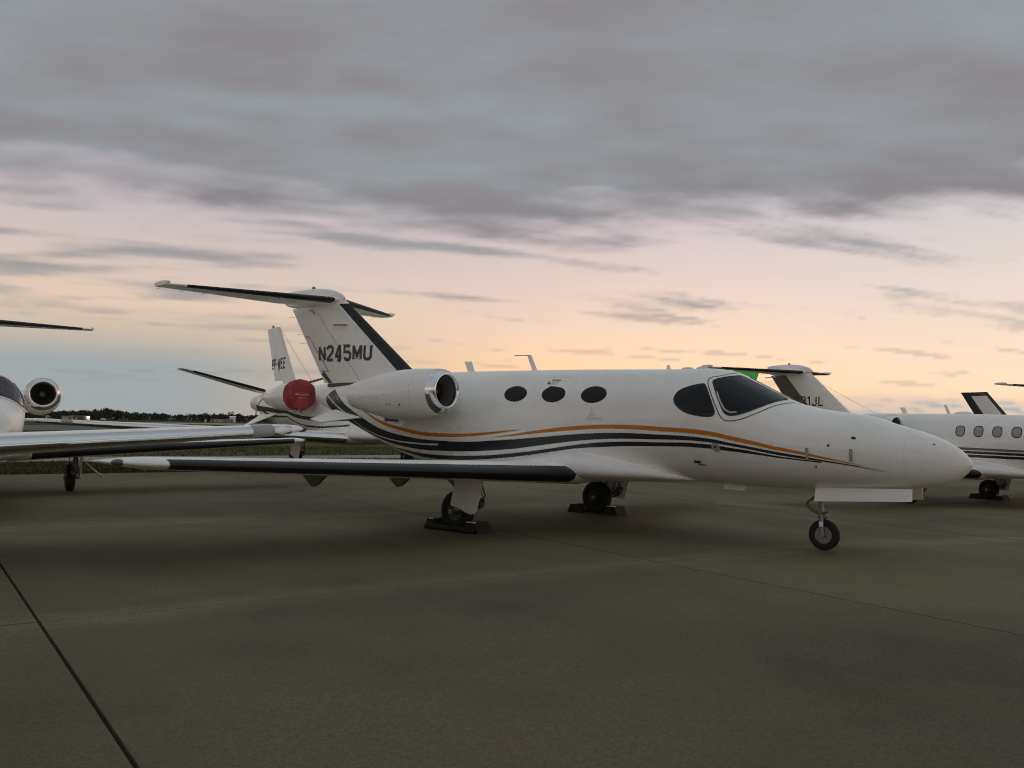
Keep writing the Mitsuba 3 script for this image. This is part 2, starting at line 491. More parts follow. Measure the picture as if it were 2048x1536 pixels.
def band_decal(up, lo, off=0.003, n=90, rows=5, smooth=0.0):
    def res(L):
        L = np.asarray(L, float)
        d = np.concatenate([[0], np.cumsum(np.hypot(np.diff(L[:, 0]), np.diff(L[:, 1]) * 0.8))])
        t = np.linspace(0, d[-1], n)
        a, b = np.interp(t, d, L[:, 0]), np.interp(t, d, L[:, 1])
        for _ in range(4):
            a[1:-1] = 0.25 * a[:-2] + 0.5 * a[1:-1] + 0.25 * a[2:]
            b[1:-1] = 0.25 * b[:-2] + 0.5 * b[1:-1] + 0.25 * b[2:]
        return np.stack([a, b], 1)
    A, B = res(up), res(lo)
    k = np.linspace(0, 1, rows)[:, None, None]
    R = A[None] * (1 - k) + B[None] * k
    return grid(fus_off(R[..., 0], R[..., 1], off))


def naca(x, t):
    return 5 * t * (0.2969 * np.sqrt(x) - 0.126 * x - 0.3516 * x ** 2 + 0.2843 * x ** 3 - 0.1036 * x ** 4)


class Surf:
    """A lifting surface. along: 'y' (span to the right) or 'z' (fin). le(l) -> (s, z or y), chord(l), thick(l)."""

    def __init__(self, le, chord, thick, axis='y', camber=0.0, droop=0.0):
        self.le, self.chord, self.thick, self.axis, self.camber, self.droop = le, chord, thick, axis, camber, droop

    def pt(self, l, x, side, off=0.0):
        s0, h0 = self.le(l)
        c, t = self.chord(l), self.thick(l)
        yt = naca(np.maximum(x, 0), t) * c
        yc = self.camber * c * 4 * x * (1 - x) - self.droop * c * x
        # offset along the section's outward normal
        e = 1e-4
        xx = np.maximum(x, 1e-5)
        sl = (naca(xx + e, t) - naca(xx, t)) / e
        nx, ny = -sl, np.ones_like(sl)
        q = np.hypot(nx, ny)
        nx, ny = nx / q, ny / q
        s = s0 - (x * c + nx * off)
        h = h0 + yc + side * (yt + ny * off)
        if self.axis == 'y':
            return np.stack([s, -l + 0 * s, h], -1)
        return np.stack([s, -h, l + 0 * s], -1)

    def skin(self, ls, x0, x1, n=26, off=0.0, close=True, caps=True):
        ls = np.asarray(ls, float)
        L = []
        for l in ls:
            if x0 <= 0:
                u = np.linspace(0, 1, n) ** 2 * x1
                up = self.pt(np.full(n, l), u[::-1], 1, off)
                lo = self.pt(np.full(n - 1, l), u[1:], -1, off)
            else:
                u = np.linspace(x0, x1, n)
                up = self.pt(np.full(n, l), u[::-1], 1, off)
                lo = self.pt(np.full(n, l), u, -1, off)
            L.append(np.concatenate([up, lo]))
        P = np.array(L)
        ms = [grid(P, cv=close)]
        if caps and close:
            ms += [fan(P[0]), fan(P[-1])]
        return join(*ms)


def wing_surf(tip=6.6, tip_chord=0.92, root_chord=1.95, sweep=0.219, dih=0.0419):
    def le(l):
        l = np.asarray(l, float)
        r = np.clip((l - (tip - 0.40)) / 0.40, 0, 1)
        return 1.48 - sweep * (l - 0.95) - 0.50 * (1 - np.sqrt(np.maximum(1 - 0.97 * r ** 2, 0))), 0.80 + dih * (l - 0.95)

    def chord(l):
        l = np.asarray(l, float)
        r = np.clip((l - (tip - 0.40)) / 0.40, 0, 1)
        c = root_chord + (tip_chord - root_chord) * (l - 0.95) / (tip - 0.95)
        return c - 0.46 * (1 - np.sqrt(np.maximum(1 - 0.97 * r ** 2, 0)))

    def thick(l):
        l = np.asarray(l, float)
        r = np.clip((l - (tip - 0.40)) / 0.40, 0, 1)
        return (0.155 - 0.025 * (l - 0.95) / 5.6) * np.sqrt(np.maximum(1 - 0.96 * r ** 2.5, 0.02))
    w = Surf(le, chord, thick, 'y', camber=0.012, droop=0.015)
    w.tip = tip
    return w


FINS = {}


def fin_surf(z0, z1, le0, le1, te0, te1, t0=0.10, t1=0.10):
    def f(z):
        return (np.asarray(z, float) - z0) / (z1 - z0)
    return Surf(lambda z: (le0 + (le1 - le0) * f(z), 0.0 * np.asarray(z, float)),
                lambda z: (le0 + (le1 - le0) * f(z)) - (te0 + (te1 - te0) * f(z)),
                lambda z: t0 + (t1 - t0) * f(z), 'z')


# block capitals, as strokes in a 0..w x 0..1 cell
GL = {
    'N': (0.62, [[(0, 0), (0, 1)], [(0, 1), (0.62, 0)], [(0.62, 0), (0.62, 1)]]),
    '2': (0.58, [[(0, 0.78), (0, 0.88), (0.12, 1), (0.46, 1), (0.58, 0.88), (0.58, 0.62), (0, 0.12), (0, 0), (0.58, 0)]]),
    '4': (0.60, [[(0.44, 0), (0.44, 1), (0.36, 1), (0, 0.32), (0, 0.26), (0.60, 0.26)]]),
    '5': (0.58, [[(0.58, 1), (0, 1), (0, 0.56), (0.44, 0.56), (0.58, 0.44), (0.58, 0.12), (0.46, 0), (0.12, 0), (0, 0.12), (0, 0.2)]]),
    'M': (0.74, [[(0, 0), (0, 1)], [(0, 1), (0.37, 0.22), (0.74, 1)], [(0.74, 1), (0.74, 0)]]),
    'U': (0.60, [[(0, 1), (0, 0.13), (0.13, 0), (0.47, 0), (0.60, 0.13), (0.60, 1)]]),
    'P': (0.56, [[(0, 0), (0, 1), (0.43, 1), (0.56, 0.88), (0.56, 0.58), (0.43, 0.46), (0, 0.46)]]),
    '-': (0.34, [[(0, 0.48), (0.34, 0.48)]]),
    'W': (0.80, [[(0, 1), (0.18, 0), (0.40, 0.75), (0.62, 0), (0.80, 1)]]),
    'E': (0.52, [[(0.52, 1), (0, 1), (0, 0), (0.52, 0)], [(0, 0.52), (0.46, 0.52)]]),
    '7': (0.56, [[(0, 1), (0.56, 1), (0.22, 0)]]),
    '3': (0.56, [[(0, 0.86), (0.12, 1), (0.44, 1), (0.56, 0.88), (0.56, 0.62), (0.46, 0.52), (0.2, 0.52)], [(0.46, 0.52), (0.56, 0.42), (0.56, 0.12), (0.44, 0), (0.12, 0), (0, 0.14)]]),
    '1': (0.22, [[(0, 0.8), (0.16, 1), (0.2, 1), (0.2, 0)]]),
    'J': (0.50, [[(0, 0.2), (0, 0.13), (0.12, 0), (0.38, 0), (0.50, 0.13), (0.50, 1)]]),
    'L': (0.50, [[(0, 1), (0, 0), (0.50, 0)]]),
}


def text_polys(text, s0, s1, zb0, zb1, h, stroke=0.23):
    """Polygons of the text between s0 and s1 with the baseline from zb0 to zb1 and capital height h."""
    out, x = [], 0.0
    for ch in text:
        w, st = GL[ch]
        shp = unary_union([LineString(p).buffer(stroke / 2, cap_style=2, join_style=2) for p in st])
        out.append((x, shp))
        x += w + 0.36
    total = x - 0.36
    res = []
    for x0, shp in out:
        for g in getattr(shp, 'geoms', [shp]):
            v, f = trimesh.creation.triangulate_polygon(g.segmentize(0.12), engine='earcut')
            q = np.stack([(v[:, 0] + x0) / total, v[:, 1]], 1)
            S = s0 + (s1 - s0) * q[:, 0]
            Z = zb0 + (zb1 - zb0) * q[:, 0] + h * q[:, 1]
            res.append((S, Z, f))
    return res


def fin_text(surf, args, side=-1, off=0.004):
    ms = []
    for S, Z, f in args:
        s0, _ = surf.le(Z)
        x = np.clip((s0 - S) / surf.chord(Z), 0.001, 0.999)
        y = naca(x, surf.thick(Z)) * surf.chord(Z) + off
        ms.append(trimesh.Trimesh(np.stack([S, side * y, Z], -1), f, process=False))
    return join(*ms)


def fin_line(surf, pts, w=0.014, off=0.004, side=-1):
    sh = LineString(pts).buffer(w / 2, cap_style=2, join_style=2).segmentize(0.1)
    v, f = trimesh.creation.triangulate_polygon(sh, engine='earcut')
    return fin_text(surf, [(v[:, 0], v[:, 1], f)], side, off)


# nacelle, right side: centre line y = -1.25
EY = -1.25


def nacelle_mesh():
    p = [(-0.95, 1.935, 0.352), (-1.1, 1.922, 0.372), (-1.3, 1.91, 0.386), (-1.55, 1.90, 0.388), (-1.8, 1.895, 0.372), (-2.05, 1.893, 0.335), (-2.3, 1.895, 0.285), (-2.55, 1.90, 0.235), (-2.62, 1.90, 0.222)]
    pp = np.array(p)
    s = np.linspace(p[0][0], p[-1][0], 40)
    P = [(a, float(Pchip(-pp[:, 0], pp[:, 1])(-a)), float(Pchip(-pp[:, 0], pp[:, 2])(-a))) for a in s]
    pre = [(-0.95 + 0.29 * math.sin(t * math.pi / 2), 1.935 + 0.02 * math.sin(t * math.pi / 2), 0.352 - 0.100 * (1 - math.cos(t * math.pi / 2))) for t in np.linspace(0.345, 0.03, 8)]
    return lathe_x(pre + P, EY)


def lip_mesh():
    P = []
    for t in np.linspace(0.345, 1, 12):
        a = t * math.pi / 2
        P.append((-0.95 + 0.29 * math.sin(a), 1.935 + 0.02 * math.sin(a), 0.352 - 0.100 * (1 - math.cos(a))))
    for t in np.linspace(0.1, 1, 10):
        a = t * math.pi / 2
        P.append((-0.66 - 0.075 * t ** 1.6, 1.955 - 0.003 * t, 0.252 - 0.034 * math.sin(a)))
    return lathe_x(P, EY, 72)


def duct_mesh():
    P = [(-0.725, 1.952, 0.2185), (-0.80, 1.948, 0.222), (-0.86, 1.946, 0.225), (-1.0, 1.94, 0.228), (-1.25, 1.92, 0.235), (-1.3, 1.918, 0.235), (-1.3, 1.918, 0.0)]
    return lathe_x(P, EY, 48)


def fan_mesh():
    ms = []
    c = np.array([-0.98, EY, 1.941])
    for k in range(22):
        a = k * 2 * math.pi / 22
        r = np.linspace(0.06, 0.222, 5)
        tw = np.linspace(0.9, 0.35, 5)
        rows = []
        for rr, w in zip(r, tw):
            rad = np.array([0, math.sin(a), math.cos(a)])
            tan = np.array([0, math.cos(a), -math.sin(a)])
            ch = (np.array([1, 0, 0]) * math.sin(w) + tan * math.cos(w)) * 0.032
            rows.append([c + rad * rr - ch, c + rad * rr + ch])
        ms.append(grid(np.array(rows)))
    return join(*ms)


def spinner_mesh():
    return lathe_x([(-0.98 + 0.10 * math.cos(t), 1.941, 0.070 * math.sin(t)) for t in np.linspace(0, math.pi / 2, 8)], EY, 20)


def exhaust_mesh():
    return lathe_x([(-2.60, 1.90, 0.222), (-2.68, 1.902, 0.205), (-2.68, 1.902, 0.185), (-2.5, 1.90, 0.185), (-2.5, 1.90, 0.0)], EY, 40)


def pylon_mesh():
    L = []
    for y in (-0.45, -0.7, -0.9):
        x = np.linspace(0, 1, 16) ** 1.5
        c = 1.45
        up = np.stack([-1.02 - x * c, np.full(16, y), 1.90 + naca(x, 0.11) * c], -1)
        lo = np.stack([-1.02 - x * c, np.full(16, y), 1.90 - naca(x, 0.11) * c], -1)
        L.append(np.concatenate([up, lo[::-1]]))
    return grid(np.array(L), cv=True)


def fastener_mesh():
    """Dark screw heads in rows on the cowling."""
    pp = np.array([(-0.95, 1.935, 0.352), (-1.1, 1.922, 0.372), (-1.3, 1.91, 0.386), (-1.55, 1.90, 0.388), (-1.8, 1.895, 0.372), (-2.05, 1.893, 0.335), (-2.3, 1.895, 0.285), (-2.55, 1.90, 0.235)])
    zc, rr = Pchip(-pp[:, 0], pp[:, 1]), Pchip(-pp[:, 0], pp[:, 2])
    spots = [(-1.02 - 0.075 * k, 1.50 + 0.012 * k, 0.0055) for k in range(18)]
    spots += [(-1.10, a, 0.006) for a in np.linspace(0.6, 2.7, 17)]
    spots += [(-2.28, a, 0.005) for a in np.linspace(0.8, 2.6, 12)]
    spots += [(-1.55 - 0.12 * k, 2.35, 0.005) for k in range(6)]
    spots += [(-1.32, 2.03, 0.018), (-1.52, 1.98, 0.013), (-1.60, 1.985, 0.013)]
    ms = []
    for s, a, q in spots:
        r, z = float(rr(-s)), float(zc(-s))
        w = np.arange(8) * 2 * np.pi / 8
        ring = [(s + q * math.cos(b), EY - (r + 0.002) * math.sin(a + q / r * math.sin(b)), z + (r + 0.002) * math.cos(a + q / r * math.sin(b))) for b in w]
        ms.append(fan(ring))
    return join(*ms)


def fairing_mesh():
    st = np.array([(2.95, 0.24, 0.79, 0.015, 0.04), (2.61, 0.56, 0.825, 0.035, 0.085), (2.48, 0.67, 0.845, 0.07, 0.105), (2.18, 0.83, 0.86, 0.14, 0.14), (1.86, 0.93, 0.87, 0.20, 0.165), (1.5, 1.0, 0.875, 0.26, 0.185),
                   (1.2, 1.02, 0.88, 0.29, 0.225), (0.85, 1.02, 0.88, 0.23, 0.25), (0.4, 1.01, 0.87, 0.15, 0.265), (-0.3, 0.98, 0.85, 0.09, 0.255), (-1.0, 0.78, 0.81, 0.06, 0.19), (-1.6, 0.40, 0.79, 0.04, 0.10), (-2.0, 0.05, 0.80, 0.02, 0.02)])
    s = np.linspace(2.95, -2.0, 90)
    w, zc, ht, hb = (Pchip(-st[:, 0], st[:, k])(-s) for k in (1, 2, 3, 4))
    th = np.arange(64) * 2 * np.pi / 64
    c, sn = np.cos(th), np.sin(th)
    e = 2 / 2.6
    h = np.where(c > 0, ht[:, None], hb[:, None])
    P = np.stack([s[:, None] + 0 * c, w[:, None] * np.sign(sn) * abs(sn) ** e, zc[:, None] + h * np.sign(c) * abs(c) ** e], -1)
    return grid(P, cv=True)


def bullet_mesh(s0=-4.50, s1=-6.32, ztop=4.03):
    st = np.array([(0, 0.01, 3.76, 3.80), (0.04, 0.045, 3.73, 3.86), (0.12, 0.08, 3.70, 3.925), (0.28, 0.10, 3.67, 3.995), (0.5, 0.10, 3.66, 4.03), (0.75, 0.075, 3.68, 4.035), (0.93, 0.04, 3.74, 4.02), (1, 0.012, 3.80, 4.0)])
    t = np.linspace(0, 1, 40)
    w, zb, zt = (Pchip(st[:, 0], st[:, k])(t) for k in (1, 2, 3))
    th = np.arange(32) * 2 * np.pi / 32
    c, sn = np.cos(th), np.sin(th)
    zc, h = (zb + zt) / 2, (zt - zb) / 2
    P = np.stack([(s0 + (s1 - s0) * t)[:, None] + 0 * c, w[:, None] * np.sign(sn) * abs(sn) ** 0.8, zc[:, None] + h[:, None] * np.sign(c) * abs(c) ** 0.85], -1)
    return join(grid(P, cv=True))


def tyre_mesh(cs, cz, cy, R, W, ri):
    a = np.linspace(-math.pi / 2, math.pi / 2, 9)
    prof = [(cy - W / 2 * 0.82, ri)]
    for t in np.linspace(-1, 1, 15):
        y = cy + W / 2 * (np.sign(t) * abs(t) ** 0.7)
        r = R - (R - ri) * 0.55 * abs(t) ** 3.2
        prof.append((y, r))
    prof.append((cy + W / 2 * 0.82, ri))
    for g in (-0.35, 0.0, 0.35):
        pass
    return lathe_y(prof, cs, cz, 44)


def rim_mesh(cs, cz, cy, ri, W, side=-1):
    o = cy + side * W / 2 * 0.75
    k = -side
    disc = lathe_y([(o + k * 0.0, ri), (o + k * 0.0, ri * 0.86), (o + k * 0.022, ri * 0.80), (o + k * 0.028, ri * 0.45), (o + k * 0.004, ri * 0.36), (o - k * 0.006, 0.0)], cs, cz, 32)
    back = lathe_y([(cy - side * W / 2 * 0.7, ri), (cy - side * W / 2 * 0.7, 0.0)], cs, cz, 24)
    return join(disc, back)


def lug_mesh(cs, cz, cy, ri, W, side=-1, n=6):
    o = cy + side * (W / 2 * 0.75 - 0.020)
    ms = []
    for k in range(n):
        a = k * 2 * math.pi / n + 0.3
        ms.append(lathe_y([(o + side * 0.004, 0.0), (o + side * 0.004, ri * 0.13), (o - side * 0.02, ri * 0.13)], cs + ri * 0.62 * math.cos(a), cz + ri * 0.62 * math.sin(a), 10))
    return join(*ms)


NS, NZ = 4.48, 0.185


def nose_strut_mesh():
    ms = [tube([(4.40, 0, 0.80), (4.43, 0, 0.60)], 0.040, 14), tube([(4.43, 0, 0.60), (4.46, 0, 0.44)], 0.026, 14), bevel_box(4.41, 4.52, -0.055, 0.055, 0.385, 0.445, 0.012)]
    for sd in (-1, 1):
        ms.append(tube([(4.465, sd * 0.062, 0.42), (4.47, sd * 0.068, 0.32), (NS, sd * 0.07, NZ)], [0.024, 0.022, 0.026], 10))
    ms.append(tube([(NS, -0.085, NZ), (NS, 0.085, NZ)], 0.03, 12))
    return join(*ms)


def nose_link_mesh():
    return join(tube([(4.41, 0, 0.44), (4.32, 0, 0.48), (4.265, 0, 0.535)], 0.020, 8), tube([(4.265, 0, 0.535), (4.28, 0, 0.575), (4.39, 0, 0.66)], 0.018, 8), tube([(4.48, -0.03, 0.455), (4.56, -0.05, 0.47)], 0.012, 8))


def plate(pts, t=0.012):
    """A thin solid plate from a polygon of 3-D points in a plane."""
    P = np.asarray(pts, float)
    n = np.cross(P[1] - P[0], P[2] - P[0])
    n /= np.linalg.norm(n)
    A, B = P + n * t / 2, P - n * t / 2
    rim = grid(np.stack([A, B], 0), cv=True)
    return join(fan(A), fan(B[::-1]), rim)


GSY = -1.74


def main_strut_mesh():
    ms = [tube([(0.36, GSY - 0.06, 0.84), (0.35, GSY - 0.06, 0.40)], 0.045, 14), tube([(0.36, GSY - 0.06, 0.40), (0.20, GSY - 0.05, 0.31), (0.03, GSY - 0.05, 0.27)], [0.05, 0.045, 0.045], 12),
          tube([(0.10, GSY - 0.05, 0.42), (0.30, GSY - 0.05, 0.72)], 0.026, 10), tube([(0.36, GSY, 0.72), (0.46, GSY + 0.45, 0.80)], 0.024, 10), tube([(0.03, GSY - 0.16, 0.27), (0.03, GSY + 0.12, 0.27)], 0.035, 12)]
    return join(*ms)


def brake_line_mesh():
    return join(tube([(0.42, GSY - 0.02, 0.80), (0.49, GSY - 0.02, 0.68), (0.47, GSY - 0.02, 0.55), (0.52, GSY - 0.02, 0.44), (0.45, GSY - 0.02, 0.33), (0.30, GSY - 0.03, 0.28)], 0.012, 6),
                tube([(0.39, GSY + 0.05, 0.78), (0.44, GSY + 0.05, 0.60), (0.50, GSY + 0.03, 0.50), (0.40, GSY + 0.02, 0.36)], 0.010, 6), bevel_box(0.42, 0.50, GSY - 0.06, GSY + 0.03, 0.34, 0.46, 0.015))


def main_door_mesh():
    y0, y1 = GSY - 0.17, GSY - 0.145
    pts = [(0.13, y0, 0.76), (0.63, y0, 0.76), (0.58, y1, 0.58), (0.50, y1, 0.30), (0.46, y1, 0.262), (0.40, y1, 0.252), (0.30, y1, 0.275), (0.18, y1, 0.33), (0.06, y1, 0.345), (0.03, y1, 0.37), (0.08, y1, 0.56)]
    return plate(pts, 0.016)


def blade(b0, b1, t0, t1, zb, zt, th=0.012):
    """Antenna blade on the centre line: base from s b0 to b1, top from t0 to t1."""
    L = []
    for z, a, b in ((zb, b0, b1), (zt, t0, t1)):
        u = np.linspace(0, 1, 10)
        up = np.stack([b - (b - a) * u, naca(u, 0.16) * (b - a) * 0.6, np.full(10, z)], -1)
        lo = up[::-1] * [1, -1, 1]
        L.append(np.concatenate([up, lo]))
    P = np.array(L)
    return join(grid(P, cv=True), fan(P[1]))


def dome(s, y, z, rx, ry, rz):
    m = trimesh.creation.icosphere(subdivisions=3, radius=1.0)
    return trimesh.Trimesh(np.array(m.vertices) * [rx, ry, rz] + [s, y, z], m.faces, process=False)


# painted lines and panes traced on the fuselage skin as (station, angle from the top)
CABIN = [[(0.381, 1.027), (0.395, 1.096), (0.374, 1.159), (0.321, 1.208), (0.247, 1.237), (0.164, 1.242), (0.083, 1.224), (0.018, 1.184), (-0.024, 1.126), (-0.038, 1.057), (-0.021, 0.988), (0.024, 0.929), (0.093, 0.892), (0.176, 0.886), (0.261, 0.911), (0.334, 0.962)],
         [(1.071, 1.033), (1.083, 1.103), (1.061, 1.167), (1.009, 1.216), (0.936, 1.246), (0.853, 1.252), (0.775, 1.233), (0.712, 1.193), (0.672, 1.135), (0.66, 1.066), (0.678, 0.996), (0.724, 0.936), (0.792, 0.899), (0.703, 0.891), (0.956, 0.916), (1.026, 0.967)],
         [(1.76, 1.037), (1.77, 1.109), (1.746, 1.174), (1.692, 1.225), (1.618, 1.256), (1.535, 1.264), (1.456, 1.246), (1.394, 1.206), (1.355, 1.147), (1.346, 1.077), (1.367, 1.006), (1.415, 0.945), (1.485, 0.906), (1.567, 0.897), (1.649, 0.92), (1.718, 0.971)]]
SIDEW = [(2.806, 1.189), (2.812, 1.112), (2.839, 1.036), (2.899, 0.967), (2.996, 0.912), (3.093, 0.858), (3.149, 0.831), (3.171, 0.843), (3.215, 0.928), (3.307, 1.15), (3.379, 1.339), (3.373, 1.402), (3.334, 1.441), (3.231, 1.46), (3.072, 1.451), (2.961, 1.407), (2.873, 1.329), (2.826, 1.256)]
SHIELD = [(3.252, 0.725), (3.272, 0.653), (3.359, 0.525), (3.428, 0.33), (3.46, 0.13), (3.56, 0.10), (3.72, 0.09), (3.90, 0.08), (4.03, 0.07), (4.06, 0.13), (4.046, 0.314), (3.997, 0.576), (3.908, 0.854), (3.798, 1.072), (3.7, 1.207), (3.625, 1.279), (3.554, 1.317), (3.511, 1.305), (3.462, 1.229), (3.388, 1.06), (3.292, 0.829)]
SEAM = [(3.38, 0.06), (3.36, 0.30), (3.267, 0.543), (3.207, 0.601), (3.185, 0.692), (3.2, 0.791), (3.267, 0.967), (3.366, 1.205), (3.44, 1.362), (3.477, 1.412), (3.519, 1.429), (3.585, 1.409), (3.679, 1.343), (3.797, 1.202), (3.94, 0.942), (4.033, 0.669), (4.105, 0.418), (4.169, 0.02)]
SEALW = [(3.359, 0.945), (3.40, 1.05), (3.453, 1.157), (3.513, 1.236), (3.572, 1.244), (3.649, 1.188)]
STRIPES = {
    'orange_stripe': [
        ([(-3.341, 1.627), (-2.917, 1.736), (-2.656, 1.774), (-2.295, 1.8), (-1.916, 1.812), (-1.497, 1.816), (-1.009, 1.799), (-0.548, 1.767), (-0.112, 1.728), (0.347, 1.687)],
         [(-3.352, 1.653), (-3.016, 1.786), (-2.71, 1.847), (-2.307, 1.873), (-1.93, 1.89), (-1.508, 1.884), (-1.018, 1.861), (-0.554, 1.817), (-0.115, 1.761), (0.35, 1.691)], 0.003),
        ([(-0.207, 1.829), (0.164, 1.773), (0.574, 1.706), (0.965, 1.656), (1.341, 1.622), (1.717, 1.601), (2.127, 1.596), (2.519, 1.611), (2.894, 1.645), (3.25, 1.655), (3.589, 1.637), (3.912, 1.615), (4.24, 1.610), (4.505, 1.660), (4.662, 1.709), (4.89, 1.794), (5.111, 1.878)],
         [(-0.208, 1.834), (0.161, 1.797), (0.571, 1.752), (0.963, 1.711), (1.339, 1.679), (1.716, 1.655), (2.126, 1.654), (2.518, 1.672), (2.891, 1.708), (3.247, 1.720), (3.587, 1.702), (3.911, 1.680), (4.24, 1.668), (4.504, 1.712), (4.661, 1.758), (4.889, 1.826), (5.11, 1.885)], 0.003)],
    'black_stripe': [
        ([(-4.469, 0.792), (-4.257, 1.256), (-4.064, 1.58), (-3.802, 1.717), (-3.51, 1.837), (-3.107, 1.97), (-2.657, 1.991), (-2.257, 1.991), (-1.876, 1.974), (-1.358, 1.955), (-0.706, 1.931), (-0.421, 1.903), (0.153, 1.861), (0.697, 1.803), (1.212, 1.754), (1.713, 1.718), (2.124, 1.71), (2.516, 1.725), (2.889, 1.757), (3.245, 1.770), (3.585, 1.750), (3.91, 1.722), (4.24, 1.698), (4.503, 1.745), (4.629, 1.779), (4.813, 1.827), (4.962, 1.875), (5.109, 1.917), (5.337, 1.995)],
         [(-4.681, 1.446), (-4.702, 1.878), (-4.545, 2.327), (-4.1, 2.52), (-3.5, 2.52), (-2.816, 2.388), (-2.377, 2.311), (-1.973, 2.248), (-1.429, 2.187), (-0.931, 2.136), (-0.467, 2.098), (0.118, 2.039), (0.677, 1.946), (1.2, 1.868), (1.706, 1.813), (2.118, 1.802), (2.511, 1.802), (2.884, 1.825), (3.241, 1.831), (3.499, 1.804), (3.747, 1.784), (4.065, 1.762), (4.368, 1.773), (4.655, 1.821), (4.85, 1.87), (5.05, 1.93), (5.337, 2.001)], 0.003),
        ([(-2.95, 2.60), (-2.446, 2.446), (-2.113, 2.388), (-1.653, 2.323), (-1.14, 2.274), (-0.654, 2.218), (-0.199, 2.169), (0.381, 2.083), (0.928, 1.986), (1.316, 1.919), (1.699, 1.872), (2.113, 1.851), (2.506, 1.851), (2.879, 1.868), (3.237, 1.866), (3.496, 1.843), (3.745, 1.812), (4.064, 1.792), (4.367, 1.797), (4.655, 1.832)],
         [(-2.95, 2.63), (-2.495, 2.536), (-2.112, 2.521), (-1.72, 2.456), (-1.192, 2.392), (-0.693, 2.316), (-0.229, 2.255), (0.36, 2.16), (0.915, 2.05), (1.305, 1.983), (1.687, 1.956), (2.103, 1.924), (2.498, 1.917), (2.872, 1.934), (3.231, 1.936), (3.574, 1.897), (3.903, 1.849), (4.216, 1.822), (4.511, 1.838), (4.655, 1.866)], 0.003)],
}
WHITE_LINE = [(-4.633, 1.339), (-4.478, 1.578), (-4.237, 1.813), (-3.931, 2.02), (-3.70, 2.20), (-3.45, 2.33), (-3.223, 2.322), (-2.742, 2.23), (-2.315, 2.165), (-1.913, 2.096), (-1.38, 2.04)]


def disc_decal(s, th, r, off=0.004):
    w = np.arange(14) * 2 * np.pi / 14
    hgt = float(fT(s) - fB(s)) / 2
    return fan(fus_off(s + r * np.cos(w), th + r / hgt * np.sin(w), off))


def rect_decal(s, th, a, b, off=0.004, slant=0.0):
    hgt = float(fT(s) - fB(s)) / 2
    S, Q = np.meshgrid([s - a, s, s + a], [th - b / hgt, th, th + b / hgt], indexing='ij')
    return grid(fus_off(S + slant * (Q - th), Q, off))


def frame_of(x, y, z, yaw, k=1.0):
    return T4().translate([x, y, z]).rotate([0, 0, 1], yaw).scale(k)


